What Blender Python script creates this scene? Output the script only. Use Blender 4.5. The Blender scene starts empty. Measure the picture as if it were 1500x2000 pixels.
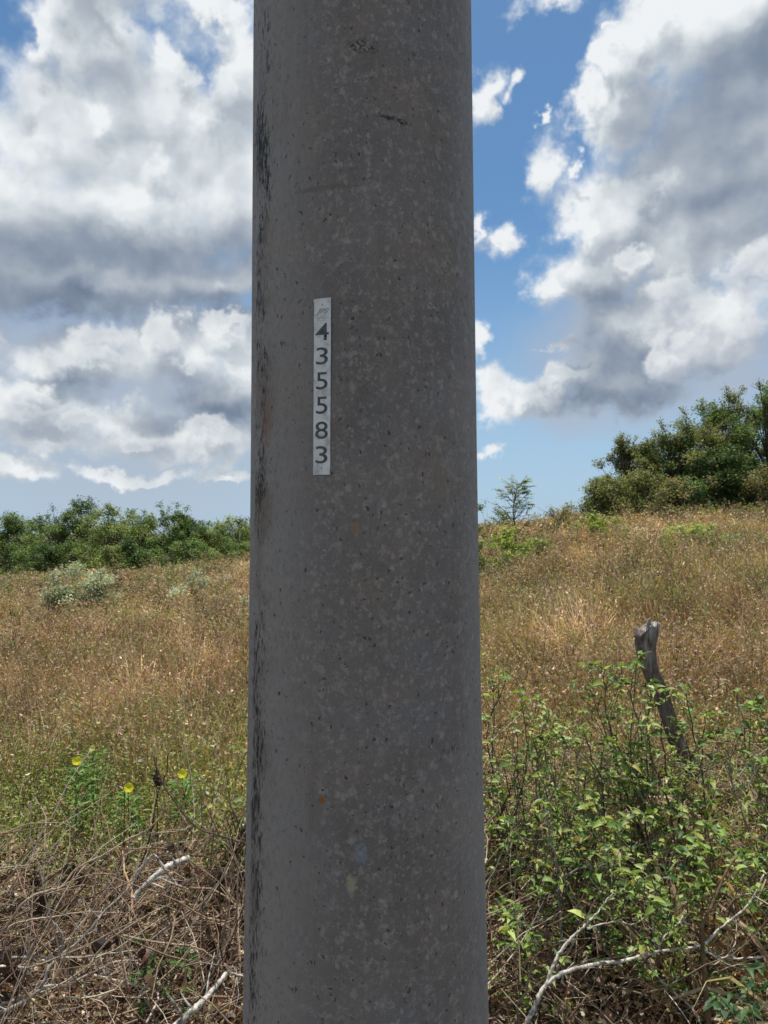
import bpy, math, random
import numpy as np
from mathutils import Vector, Matrix

random.seed(7)
RNG = np.random.default_rng(7)
scene = bpy.context.scene
COL = scene.collection
R_ = math.radians

# ------------------------------------------------------------------ camera
CAM_H = 1.5
F = 26.0 / 36.0 * 2000.0          # focal length in photo pixels
PITCH = R_(1.59)
cd = bpy.data.cameras.new('camera')
cam = bpy.data.objects.new('camera', cd)
COL.objects.link(cam)
cam.location = (0, 0, CAM_H)
cam.rotation_euler = (R_(90) + PITCH, 0, 0)
cd.sensor_fit = 'VERTICAL'
cd.sensor_height = 36
cd.sensor_width = 27
cd.lens = 26
cd.clip_start = 0.05
cd.clip_end = 3000
cd.dof.use_dof = True
cd.dof.focus_distance = 0.95
cd.dof.aperture_fstop = 26.0 / 1.1
scene.camera = cam
CROT = cam.rotation_euler.to_matrix()

def ray(px, py):
    return CROT @ Vector(((px - 750) / F, (1000 - py) / F, -1.0))

def at(px, py, d):
    """world point seen at photo pixel (px,py), d metres in front (along +Y)"""
    r = ray(px, py)
    k = d / r.y
    return Vector((r.x * k, d, CAM_H + r.z * k))

# ------------------------------------------------------------------ light
SUN_EL, SUN_AZ = R_(74), R_(12)     # azimuth measured from +Y towards +X
sd = bpy.data.lights.new('sun', 'SUN')
sd.energy = 5.0
sd.angle = R_(0.55)
sd.color = (1.0, 0.955, 0.88)
sun = bpy.data.objects.new('sun', sd)
COL.objects.link(sun)
sdir = Vector((math.sin(SUN_AZ) * math.cos(SUN_EL), math.cos(SUN_AZ) * math.cos(SUN_EL), math.sin(SUN_EL)))
sun.rotation_euler = (-sdir).to_track_quat('-Z', 'Y').to_euler()
sun.location = (0, 0, 30)

scene.view_settings.view_transform = 'Standard'
scene.view_settings.look = 'None'
scene.view_settings.exposure = 0.0
scene.view_settings.gamma = 1.0
scene.cycles.max_bounces = 8
scene.cycles.diffuse_bounces = 4
scene.cycles.transmission_bounces = 4
scene.cycles.use_denoising = True
scene.cycles.use_adaptive_sampling = True
scene.cycles.adaptive_threshold = 0.02

# ------------------------------------------------------------------ node helpers
class NT:
    def __init__(s, tree):
        s.t = tree
        s.t.nodes.clear()
    def n(s, typ, inputs=None, **props):
        nd = s.t.nodes.new(typ)
        for k, v in props.items():
            setattr(nd, k, v)
        for k, v in (inputs or {}).items():
            s.set(nd, k, v)
        return nd
    def set(s, nd, k, v):
        sock = nd.inputs[k]
        if isinstance(v, bpy.types.NodeSocket):
            s.t.links.new(v, sock)
        elif isinstance(v, bpy.types.Node):
            s.t.links.new(v.outputs[0], sock)
        else:
            sock.default_value = v
    def m(s, op, a, b=None, c=None, clamp=False):
        nd = s.t.nodes.new('ShaderNodeMath')
        nd.operation = op
        nd.use_clamp = clamp
        s.set(nd, 0, a)
        if b is not None: s.set(nd, 1, b)
        if c is not None: s.set(nd, 2, c)
        return nd.outputs[0]
    def vm(s, op, a, b=None, c=None):
        nd = s.t.nodes.new('ShaderNodeVectorMath')
        nd.operation = op
        s.set(nd, 0, a)
        if b is not None: s.set(nd, 1, b)
        if c is not None: s.set(nd, 2, c)
        return nd.outputs['Value'] if op in ('LENGTH', 'DOT_PRODUCT', 'DISTANCE') else nd.outputs[0]
    def mix(s, fac, a, b, blend='MIX'):
        nd = s.t.nodes.new('ShaderNodeMix')
        nd.data_type = 'RGBA'
        nd.blend_type = blend
        for k, v in ((0, fac), (6, a), (7, b)):
            sock = nd.inputs[k]
            if isinstance(v, bpy.types.NodeSocket): s.t.links.new(v, sock)
            elif k == 0: sock.default_value = v
            else: sock.default_value = (*v, 1) if len(v) == 3 else v
        return nd.outputs[2]
    def sm(s, v, lo, hi, a=0.0, b=1.0):
        nd = s.t.nodes.new('ShaderNodeMapRange')
        nd.interpolation_type = 'SMOOTHSTEP'
        s.set(nd, 0, v); s.set(nd, 1, lo); s.set(nd, 2, hi); s.set(nd, 3, a); s.set(nd, 4, b)
        return nd.outputs[0]
    def noise(s, vec, scale, detail=4, rough=0.5, dist=0.0, out=0, lac=2.0):
        nd = s.t.nodes.new('ShaderNodeTexNoise')
        s.set(nd, 'Vector', vec)
        nd.inputs['Scale'].default_value = scale
        nd.inputs['Detail'].default_value = detail
        nd.inputs['Roughness'].default_value = rough
        nd.inputs['Lacunarity'].default_value = lac
        nd.inputs['Distortion'].default_value = dist
        return nd.outputs[out]
    def vor(s, vec, scale, rnd=1.0, feature='F1', detail=0, rough=0.5):
        nd = s.t.nodes.new('ShaderNodeTexVoronoi')
        nd.feature = feature
        s.set(nd, 'Vector', vec)
        nd.inputs['Scale'].default_value = scale
        nd.inputs['Randomness'].default_value = rnd
        nd.inputs['Detail'].default_value = detail
        nd.inputs['Roughness'].default_value = rough
        return nd

# ------------------------------------------------------------------ world: Nishita sky with cumulus clouds by direction
world = bpy.data.worlds.new('World')
scene.world = world
world.use_nodes = True
W = NT(world.node_tree)
geo = W.n('ShaderNodeTexCoord')
dirv = geo.outputs['Generated']
sep = W.n('ShaderNodeSeparateXYZ', {0: dirv})
dx, dy, dz = sep.outputs[0], sep.outputs[1], sep.outputs[2]
az = W.m('ARCTAN2', dx, dy)
el = W.m('ARCSINE', dz)

def dirang(px, py):
    r = ray(px, py).normalized()
    return math.atan2(r.x, r.y), math.asin(r.z)

comb = W.n('ShaderNodeCombineXYZ', {0: az, 1: el})
w1 = W.vm('SUBTRACT', W.noise(dirv, 7.0, 5, 0.6, 0, out=1), (0.5, 0.5, 0.5))
w2 = W.vm('SUBTRACT', W.noise(dirv, 28.0, 5, 0.6, 0, out=1), (0.5, 0.5, 0.5))
warp = W.vm('ADD', W.vm('SCALE', w1), W.vm('SCALE', w2))
# set scale sockets
sc1 = [n for n in world.node_tree.nodes if n.type == 'VECT_MATH' and n.operation == 'SCALE']
sc1[0].inputs['Scale'].default_value = 0.13
sc1[1].inputs['Scale'].default_value = 0.05
P = W.vm('ADD', comb.outputs[0], W.vm('MULTIPLY', warp, (1, 1, 0)))
PS = W.vm('ADD', comb.outputs[0], W.vm('MULTIPLY', w1, (.10, .10, 0)))

def blobfield(blobs, P=P, k_=.25):
    out = None
    for bb in blobs:
        px, py, rx, ry = bb[:4]
        a0, e0 = dirang(px, py)
        # angular radii
        k = math.cos(a0)
        ra, re = rx / F * k * k, ry / F * k
        v = W.vm('MULTIPLY_ADD', P, (1 / ra, 1 / re, 0), (-a0 / ra, -e0 / re, 0))
        l = W.vm('LENGTH', v)
        if len(bb) > 4: l = W.m('ADD', l, bb[4])
        if out is None: out = l
        else: out = W.m('SMOOTH_MIN', out, l, k_)
    return W.m('SUBTRACT', 1.0, out)

CLOUDS = [
    # left big cloud
    (180, 110, 150, 110), (100, 270, 210, 150), (330, 250, 230, 150), (450, 150, 90, 110), (250, 420, 420, 150),
    (60, 430, 250, 170), (440, 400, 150, 160), (180, 540, 420, 90), (420, 560, 160, 70), (390, 10, 110, 35),
    (250, -60, 220, 90),
    # left lower tiers
    (170, 690, 190, 75), (330, 700, 170, 90), (60, 790, 150, 95), (250, 830, 220, 60), (440, 660, 110, 60), (430, 850, 120, 60), (20, 920, 120, 36), (270, 925, 150, 26), (400, 880, 110, 36), (80, 860, 120, 36), (450, 930, 80, 24),
    (-80, 640, 120, 60), (450, 760, 130, 90),
    (110, 100, 60, 70), (190, 40, 70, 60), (340, 130, 60, 60), (420, 220, 90, 60), (300, 330, 90, 60), (60, 200, 70, 50), (200, 250, 80, 60),
    
    (1290, 70, 80, 60), (1180, 140, 50, 50), (1150, 220, 50, 60), (1260, 350, 90, 50), (1130, 450, 60, 60), (1100, 560, 60, 40), (1300, 560, 50, 36), (1240, 490, 40, 34),
    # right big cloud
    (1230, 120, 80, 100), (1400, 60, 210, 130), (1210, 230, 110, 90), (1400, 280, 260, 190), (1200, 420, 150, 110),
    (1160, 540, 120, 90), (1350, 460, 230, 130), (1260, 640, 180, 110), (1210, 760, 160, 80), (1560, 300, 160, 300),
    # second cloud, right
    (1400, 640, 150, 80),
    # small ones
    (935, 160, 50, 86, .26), (985, 140, 40, 44, .36), (1060, 335, 78, 90, .36), (975, 475, 80, 50, .30), (930, 690, 50, 34, .1), (965, 790, 66, 66, .05),
    (1040, 800, 75, 50), (1100, 750, 45, 40), (1100, 685, 40, 18, .25), (1255, 748, 70, 24, .3), (1060, 10, 100, 34, .28), (930, 450, 30, 50, .2), (940, 880, 50, 30, .3), (1190, 60, 30, 20, .35), (1065, 225, 24, 18, .35), (1120, 330, 30, 30, .35),
]
DARKS = [
    (120, 590, 330, 62), (390, 610, 160, 48), (240, 505, 330, 62), (170, 40, 40, 50),
    (1440, 250, 170, 130), (1330, 230, 130, 70), (1420, 400, 190, 80), (1480, 120, 80, 70), (1150, 690, 120, 70), (1260, 740, 200, 80), (1430, 740, 120, 60), (1220, 590, 80, 60), (1140, 800, 110, 50),
    (130, 745, 90, 30), (430, 780, 110, 40), (330, 810, 120, 18),
    (1370, 660, 60, 30), (1480, 660, 60, 40),
]
FB = blobfield(CLOUDS)
FD = blobfield(DARKS, PS, .5)
FBo = blobfield(CLOUDS, W.vm('ADD', P, (-0.010, 0.024, 0)))
grad = W.m('SUBTRACT', FB, FBo)
FRONT = [(1320, 600, 75, 62), (1300, 690, 50, 50), (1370, 640, 70, 70), (1450, 560, 60, 60), (1500, 540, 60, 70), (1450, 640, 90, 70), (1560, 580, 90, 90),
         (355, 718, 42, 22), (60, 755, 52, 40), (120, 690, 90, 34), (200, 660, 70, 40), (310, 670, 50, 50), (20, 800, 60, 40), (250, 850, 60, 22), (430, 640, 70, 22), (1225, 500, 40, 30), (150, 820, 60, 26), (410, 830, 70, 30)]
FF = blobfield(FRONT, P, .2)
gradF = W.m('SUBTRACT', FF, blobfield(FRONT, W.vm('ADD', P, (-0.008, 0.02, 0)), .2))
VEILS = [(240, 820, 420, 260), (60, 700, 200, 120), (1240, 700, 220, 140), (1440, 720, 110, 80), (1120, 800, 120, 60)]
FV = blobfield(VEILS, PS, .4)
# elsewhere in the sky: scattered clouds outside the direction of the view
gen = W.m('MULTIPLY', W.m('SUBTRACT', W.noise(dirv, 2.2, 3, 0.5), 0.50), 5.0)
winA = W.sm(W.m('ABSOLUTE', az), 0.56, 0.75)
winE = W.sm(el, 0.66, 0.8)
win = W.m('MAXIMUM', winA, winE)
gen = W.m('ADD', gen, W.m('MULTIPLY', W.m('SUBTRACT', win, 1.0), 6.0))
FB2 = W.m('MAXIMUM', FB, gen)

def puffs(vec):
    a = W.noise(vec, 12.0, 7, 0.56, 0.1)
    v = W.vor(vec, 15.0, 1.0, 'F1', 2, 0.5).outputs['Distance']
    return W.m('ADD', W.m('MULTIPLY', a, 1.1), W.m('MULTIPLY', W.m('SUBTRACT', 0.55, v), 0.30))
def billow(vec):
    a = W.noise(vec, 8.0, 4, 0.48, 0.2)
    v = W.vor(vec, 13.0, 1.0, 'F1', 1, 0.4).outputs['Distance']
    return W.m('SUBTRACT', a, W.m('MULTIPLY', v, .16))
pv0 = W.vm('ADD', dirv, W.vm('MULTIPLY', warp, (0.06, 0.06, 0.06)))
N0 = puffs(pv0)
emb = W.m('SUBTRACT', billow(pv0), billow(W.vm('ADD', pv0, (-0.010, 0.0, 0.022))))
FBc = W.m('MINIMUM', FB2, 0.6)
D = W.m('ADD', W.m('MULTIPLY', FBc, 1.25), W.m('SUBTRACT', W.m('MULTIPLY', N0, 0.95), 0.52))
alpha = W.m('POWER', W.sm(D, -0.24, 0.56), 1.3)
thick = W.sm(FB2, 0.05, 0.75)
dark = W.sm(FD, -0.70, 0.85)
bright = W.m('ADD', 0.79, W.m('MULTIPLY', emb, 1.35))
bright = W.m('ADD', bright, W.m('MULTIPLY', W.sm(grad, -.5, .6), .38))
bright = W.m('SUBTRACT', bright, W.m('MULTIPLY', thick, 0.15))
bright = W.m('SUBTRACT', bright, W.m('MULTIPLY', dark, 0.50))
low = W.sm(el, 0.30, 0.02)
bright = W.m('SUBTRACT', bright, W.m('MULTIPLY', low, 0.12))
bright = W.m('ADD', bright, W.m('MULTIPLY', W.m('SUBTRACT', W.noise(dirv, 5.0, 5, 0.5), 0.5), 0.28), clamp=True)
DF = W.m('ADD', W.m('MULTIPLY', W.m('MINIMUM', FF, .6), 1.0), W.m('SUBTRACT', W.m('MULTIPLY', N0, 0.95), 0.50))
alphaF = W.m('MULTIPLY', W.sm(DF, -0.16, 0.50), .92)
brF = W.m('ADD', W.m('ADD', 0.58, W.m('MULTIPLY', emb, 1.6)), W.m('MULTIPLY', W.sm(gradF, -.45, .55), .42))
brF = W.m('SUBTRACT', brF, W.m('MULTIPLY', W.sm(FF, .1, .9), .22))
brF = W.m('SUBTRACT', brF, W.m('MULTIPLY', low, 0.20), clamp=True)
ramp = W.n('ShaderNodeValToRGB', {0: bright})
cr = ramp.color_ramp
cr.elements[0].position = 0.0; cr.elements[0].color = (0.16, 0.21, 0.30, 1)
cr.elements[1].position = 1.0; cr.elements[1].color = (0.86, 0.89, 0.91, 1)
e = cr.elements.new(0.3); e.color = (0.27, 0.325, 0.41, 1)
e = cr.elements.new(0.6); e.color = (0.44, 0.49, 0.55, 1)
e = cr.elements.new(0.82); e.color = (0.65, 0.70, 0.74, 1)
sky = W.n('ShaderNodeTexSky', sky_type='NISHITA', sun_disc=False, sun_elevation=SUN_EL, sun_rotation=SUN_AZ,
          altitude=50, air_density=1.0, dust_density=0.6, ozone_density=1.6)
blue = W.mix(1.0, W.mix(1.0, sky.outputs[0], (0.085, 0.085, 0.085), 'MULTIPLY'), (0.80, 1.12, 1.26), 'MULTIPLY')
hz = W.sm(el, 0.42, -0.04)
blue = W.mix(W.m('MULTIPLY', hz, 0.85), blue, (0.43, 0.58, 0.77))
veil = W.m('MULTIPLY', W.sm(FV, -.35, .55), .92)
blue = W.mix(veil, blue, W.mix(W.sm(el, .0, .25), (0.44, 0.53, 0.64), (0.40, 0.47, 0.58)))
rampF = world.node_tree.nodes.new('ShaderNodeValToRGB')
W.set(rampF, 0, brF)
r2 = rampF.color_ramp
r2.elements[0].position = 0.1; r2.elements[0].color = (0.26, 0.32, 0.42, 1)
r2.elements[1].position = 0.95; r2.elements[1].color = (0.84, 0.87, 0.88, 1)
final = W.mix(alpha, blue, ramp.outputs[0])
final = W.mix(alphaF, final, rampF.outputs[0])
bgd = W.n('ShaderNodeBackground', {'Color': final, 'Strength': 1.0})
# the ground half of the sphere stays plain
W.n('ShaderNodeOutputWorld', {0: bgd.outputs[0]})
world.cycles.sampling_method = 'NONE'


# ------------------------------------------------------------------ mesh helpers (numpy)
def nrm(v):
    return v / np.maximum(np.linalg.norm(v, axis=-1, keepdims=True), 1e-9)

class MB:
    def __init__(s):
        s.v, s.f, s.c, s.mi, s.n = [], [], [], [], 0
    def add(s, v, f, c, mi=0):
        v = np.asarray(v, np.float32).reshape(-1, 3)
        f = np.asarray(f, np.int32).reshape(-1, 3)
        c = np.asarray(c, np.float32)
        if c.ndim == 1: c = np.tile(c, (len(v), 1))
        s.v.append(v); s.f.append(f + s.n); s.c.append(c[:, :3]); s.mi.append(np.full(len(f), mi, np.int32))
        s.n += len(v)
    def build(s, name, mats, parent=None, smooth=False, origin=None):
        v = np.concatenate(s.v); f = np.concatenate(s.f); c = np.concatenate(s.c); mi = np.concatenate(s.mi)
        if origin is not None: v = v - np.array(origin, np.float32)
        me = bpy.data.meshes.new(name)
        me.vertices.add(len(v)); me.vertices.foreach_set('co', v.ravel())
        me.loops.add(len(f) * 3); me.loops.foreach_set('vertex_index', f.ravel())
        me.polygons.add(len(f)); me.polygons.foreach_set('loop_start', np.arange(0, len(f) * 3, 3, dtype=np.int32))
        me.polygons.foreach_set('material_index', mi)
        me.polygons.foreach_set('use_smooth', np.full(len(f), bool(smooth)))
        at_ = me.color_attributes.new('Col', 'FLOAT_COLOR', 'POINT')
        at_.data.foreach_set('color', np.concatenate([c, np.ones((len(c), 1), np.float32)], 1).ravel())
        me.update(calc_edges=True)
        for m_ in (mats if isinstance(mats, (list, tuple)) else [mats]): me.materials.append(m_)
        o = bpy.data.objects.new(name, me)
        COL.objects.link(o)
        if parent: o.parent = parent
        elif origin is not None: o.location = origin
        return o

def frames(X, up):
    X = nrm(X)
    Y = nrm(np.cross(up, X))
    Z = np.cross(X, Y)
    return X, Y, Z

def stamp(mb, tv, tf, pos, X, up, sx, sy, sz, col, mi=0, shade=None):
    """place template at N positions; X main axis, up roughly the face normal"""
    X, Y, Z = frames(X, up)
    n = len(pos)
    sx, sy, sz = [np.broadcast_to(np.asarray(a, float), (n,)) for a in (sx, sy, sz)]
    v = (pos[:, None, :] + tv[None, :, 0:1] * (X * sx[:, None])[:, None, :]
         + tv[None, :, 1:2] * (Y * sy[:, None])[:, None, :] + tv[None, :, 2:3] * (Z * sz[:, None])[:, None, :])
    f = (np.arange(n)[:, None, None] * len(tv) + tf[None])
    c = np.repeat(col[:, None, :], len(tv), 1)
    if shade is not None: c = c * shade[None, :, None]
    mb.add(v.reshape(-1, 3), f.reshape(-1, 3), c.reshape(-1, 3), mi)

LEAF_V = np.array([(0, 0, 0), (.3, .46, .10), (.3, 0, 0), (.3, -.46, .10), (.65, .36, .02), (.65, 0, -.07), (.65, -.36, .02), (1, 0, -.26)], float)
LEAF_F = np.array([(0, 2, 1), (0, 3, 2), (1, 2, 5), (1, 5, 4), (2, 3, 6), (2, 6, 5), (4, 5, 7), (5, 6, 7)])
SLEAF_V = np.array([(0, 0, 0), (.45, .5, .12), (.45, -.5, .12), (1, 0, -.1)], float)
SLEAF_F = np.array([(0, 2, 1), (1, 2, 3)])
BL_V = np.array([(0, .5, 0), (0, -.5, 0), (.5, .42, .12), (.5, -.42, .12), (1, 0, .45)], float)
BL_F = np.array([(0, 1, 3), (0, 3, 2), (2, 3, 4)])
CURL_V = np.array([(0, .3, 0), (0, -.3, 0), (.35, .5, .22), (.35, -.5, .22), (.75, .35, .2), (.75, -.35, .2), (1, 0, -.05)], float)
CURL_F = np.array([(0, 1, 3), (0, 3, 2), (2, 3, 5), (2, 5, 4), (4, 5, 6)])

def tubes(mb, pts, rad, col, sides=5, mi=0, cap=False):
    """pts (N,K,3), rad (N,K), col (N,3) or (N,K,3)"""
    pts = np.asarray(pts, float); N, K, _ = pts.shape
    rad = np.broadcast_to(rad, (N, K))
    T = np.empty_like(pts)
    T[:, 1:-1] = pts[:, 2:] - pts[:, :-2]; T[:, 0] = pts[:, 1] - pts[:, 0]; T[:, -1] = pts[:, -1] - pts[:, -2]
    T = nrm(T)
    ref = np.where(np.abs(T[:, :1, 2:3]) > 0.9, np.array([1., 0, 0]), np.array([0, 0, 1.]))
    ref = np.broadcast_to(ref, T.shape)
    A = nrm(np.cross(T, ref)); B = np.cross(T, A)
    ang = np.arange(sides) * 2 * math.pi / sides
    ring = (pts[:, :, None, :] + rad[:, :, None, None] * (np.cos(ang)[None, None, :, None] * A[:, :, None, :] + np.sin(ang)[None, None, :, None] * B[:, :, None, :]))
    V = ring.reshape(-1, 3)
    base = (np.arange(N)[:, None, None] * K + np.arange(K - 1)[None, :, None]) * sides
    j = np.arange(sides)[None, None, :]; j2 = (j + 1) % sides
    a = base + j; b = base + j2; c_ = a + sides; d = b + sides
    f = np.concatenate([np.stack([a, b, d], -1).reshape(-1, 3), np.stack([a, d, c_], -1).reshape(-1, 3)])
    if cap:
        for e_ in (0, K - 1):
            b0 = (np.arange(N) * K + e_) * sides
            for k in range(1, sides - 1):
                f = np.concatenate([f, np.stack([b0, b0 + k, b0 + k + 1], -1)])
    col = np.asarray(col, float)
    if col.ndim == 1: col = np.tile(col, (N, 1))
    if col.ndim == 2: col = np.repeat(col[:, None, :], K, 1)
    c = np.repeat(col[:, :, None, :], sides, 2).reshape(-1, 3)
    mb.add(V, f, c, mi)

def bez(p0, p1, p2, p3, K):
    t = np.linspace(0, 1, K)[None, :, None]
    return ((1 - t) ** 3) * p0[:, None] + 3 * (1 - t) ** 2 * t * p1[:, None] + 3 * (1 - t) * t * t * p2[:, None] + t ** 3 * p3[:, None]

def resample(pts, K):
    """Catmull-Rom through given points"""
    p = np.asarray(pts, float)
    p = np.vstack([2 * p[0] - p[1], p, 2 * p[-1] - p[-2]])
    n = len(p) - 3
    out = []
    for u in np.linspace(0, n - 1e-6, K):
        i = int(u); t = u - i
        a, b, c, d = p[i:i + 4]
        out.append(0.5 * ((2 * b) + (c - a) * t + (2 * a - 5 * b + 4 * c - d) * t * t + (3 * b - a - 3 * c + d) * t ** 3))
    return np.array(out)

def rdir(n, zlo=-1, zhi=1):
    z = RNG.uniform(zlo, zhi, n); a = RNG.uniform(0, 2 * math.pi, n)
    r = np.sqrt(np.maximum(1 - z * z, 0))
    return np.stack([r * np.cos(a), r * np.sin(a), z], 1)

def pick(cols, n, w=None, jit=0.18):
    cols = np.array(cols, float)
    idx = RNG.choice(len(cols), n, p=None if w is None else np.array(w) / sum(w))
    c = cols[idx]
    return c * np.exp(RNG.normal(0, jit, (n, 1))) * np.exp(RNG.normal(0, jit * .25, (n, 3)))

def tag(o, label=None, cat=None, group=None, kind=None):
    if label: o['label'] = label
    if cat: o['category'] = cat
    if group: o['group'] = group
    if kind: o['kind'] = kind
    return o

def empty(name, loc):
    o = bpy.data.objects.new(name, None)
    COL.objects.link(o)
    o.location = loc
    o.empty_display_size = 0.1
    return o

# smooth 2-D value noise for placement and colour patches
_NG = np.random.default_rng(3).random((256, 256))
def vnoise(x, y, s, o=0):
    x = np.asarray(x, float) * s + 37.1 * (o + 1); y = np.asarray(y, float) * s + 91.7 * (o + 1)
    xi = np.floor(x).astype(int); yi = np.floor(y).astype(int)
    fx = x - xi; fy = y - yi
    fx = fx * fx * (3 - 2 * fx); fy = fy * fy * (3 - 2 * fy)
    g = lambda i, j: _NG[i % 256, j % 256]
    return (g(xi, yi) * (1 - fx) * (1 - fy) + g(xi + 1, yi) * fx * (1 - fy) + g(xi, yi + 1) * (1 - fx) * fy + g(xi + 1, yi + 1) * fx * fy)

def fbm2(x, y, s, o=0):
    return (vnoise(x, y, s, o) + .5 * vnoise(x, y, s * 2.1, o + 1) + .25 * vnoise(x, y, s * 4.3, o + 2)) / 1.75

# ------------------------------------------------------------------ materials
def leaf_material(name, trans=0.35, rough=0.55, spec=0.3):
    m = bpy.data.materials.new(name); m.use_nodes = True
    T = NT(m.node_tree)
    a = T.n('ShaderNodeAttribute', attribute_name='Col')
    co = T.n('ShaderNodeTexCoord').outputs['Object']
    nz = T.noise(co, 60.0, 3, 0.6)
    c = T.mix(T.sm(nz, 0.3, 0.7, 0.0, 0.55), a.outputs[0], T.mix(1.0, a.outputs[0], (0.72, 0.70, 0.62), 'MULTIPLY'))
    b = T.n('ShaderNodeBsdfPrincipled', {'Base Color': c, 'Roughness': rough, 'Specular IOR Level': spec})
    t = T.n('ShaderNodeBsdfTranslucent', {0: T.mix(1.0, c, (1.15, 1.15, 0.6), 'MULTIPLY')})
    mx = T.n('ShaderNodeMixShader', {0: trans, 1: b.outputs[0], 2: t.outputs[0]})
    T.n('ShaderNodeOutputMaterial', {0: mx.outputs[0]})
    return m

def bark_material(name, rough=0.85, sc=40, lo=0.45, bump=0.5):
    m = bpy.data.materials.new(name); m.use_nodes = True
    T = NT(m.node_tree)
    a = T.n('ShaderNodeAttribute', attribute_name='Col')
    co = T.n('ShaderNodeTexCoord').outputs['Object']
    nz = T.noise(co, sc, 5, 0.65)
    nz2 = T.noise(co, sc * 5, 3, 0.6)
    f = T.sm(nz, 0.35, 0.65)
    c = T.mix(f, T.mix(1.0, a.outputs[0], (lo, lo, lo), 'MULTIPLY'), a.outputs[0])
    bp = T.n('ShaderNodeBump', {'Strength': bump, 'Distance': 0.002, 'Height': T.m('ADD', nz, T.m('MULTIPLY', nz2, 0.4))})
    b = T.n('ShaderNodeBsdfPrincipled', {'Base Color': c, 'Roughness': rough, 'Specular IOR Level': 0.2, 'Normal': bp.outputs[0]})
    T.n('ShaderNodeOutputMaterial', {0: b.outputs[0]})
    return m

M_LEAF = leaf_material('green_leaf', .34, .5, .38)
M_FAR = leaf_material('tree_foliage', 0.36, 0.55, 0.3)
M_DRY = leaf_material('dry_grass', 0.30, 0.5, 0.35)
M_PETAL = leaf_material('petal', 0.45, 0.6, 0.1)
M_BARK = bark_material('bark')
M_TWIG = bark_material('twig_bark', sc=70, lo=0.6, bump=0.25)
M_LICHEN = bark_material('lichen_bark', sc=75, lo=0.22, bump=0.9)

# ------------------------------------------------------------------ ground shape
TT = np.array([-3.0, -0.9, -0.52, -0.35, -0.20, 0.0, 0.13, 0.22, 0.30, 0.42, 0.55, 0.9, 3.0])
EPX = np.array([1132, 1132, 1126, 1117, 1102, 1070, 1042, 1028, 1012, 1002, 996, 990, 990.])   # photo row of the bare ground's crest
DD = np.array([38, 38, 38, 37, 35, 32, 28, 25, 23, 22, 21, 21, 21.])
def ground_z(x, y):
    x = np.asarray(x, float); y = np.asarray(y, float)
    t = x / np.maximum(y, 2.5)
    D_ = np.interp(t, TT, DD)
    E = (1040 - np.interp(t, TT, EPX)) / F
    Z = CAM_H + E * D_
    u = np.clip(y / D_, 0, None)
    s = np.where(u < 0.85, u, 0.85 + 0.15 * np.tanh((u - 0.85) / 0.15))
    s = s * np.clip(y / 1.5, 0, 1) ** 0.5
    z = Z * s - np.clip(y - D_ * 1.15, 0, 60) * 0.03
    amp = np.clip(np.hypot(x, y - 1) / 4.0, 0, 1)
    z = z + amp * (0.16 * (fbm2(x, y, 0.35) - .5) + 0.05 * (vnoise(x, y, 1.7, 5) - .5))
    return z
def gz(x, y): return float(ground_z(x, y))

g1 = np.concatenate([-np.geomspace(400, 8, 40), np.linspace(-7.8, 7.8, 110), np.geomspace(8, 400, 40)])
ax = np.concatenate([-np.geomspace(1200, 41, 18), np.linspace(-40, 40, 200), np.geomspace(41, 1200, 18)])
ay = np.concatenate([-np.geomspace(1200, 11, 14), np.linspace(-10, 60, 200), np.geomspace(61, 1600, 22)])
gx, gy = np.meshgrid(ax, ay, indexing='ij')
V = np.stack([gx, gy, ground_z(gx, gy)], -1)
nx, ny = gx.shape
i, j = np.meshgrid(np.arange(nx - 1), np.arange(ny - 1), indexing='ij')
a = i * ny + j; b = a + ny; c = b + 1; d = a + 1
ff = np.concatenate([np.stack([a, b, c], -1).reshape(-1, 3), np.stack([a, c, d], -1).reshape(-1, 3)])
mb = MB(); mb.add(V, ff, np.array([.2, .15, .1]))
m = bpy.data.materials.new('soil_and_litter'); m.use_nodes = True
T = NT(m.node_tree)
co = T.n('ShaderNodeTexCoord').outputs['Object']
n1 = T.noise(co, 0.8, 5, 0.6); n2 = T.noise(co, 9.0, 6, 0.65); n3 = T.noise(co, 90.0, 4, 0.7)
c1 = T.mix(T.sm(n2, .35, .65), (0.045, 0.03, 0.02), (0.15, 0.10, 0.06))
c1 = T.mix(T.sm(n3, .45, .7), c1, (0.33, 0.25, 0.16))
c1 = T.mix(T.sm(n1, .5, .68, 0, .6), c1, (0.10, 0.11, 0.045))
bp = T.n('ShaderNodeBump', {'Strength': 0.8, 'Distance': 0.03, 'Height': T.m('ADD', n2, T.m('MULTIPLY', n3, .4))})
bs = T.n('ShaderNodeBsdfPrincipled', {'Base Color': c1, 'Roughness': 0.95, 'Specular IOR Level': 0.1, 'Normal': bp.outputs[0]})
T.n('ShaderNodeOutputMaterial', {0: bs.outputs[0]})
tag(mb.build('ground', m, smooth=True), kind='structure')

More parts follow.
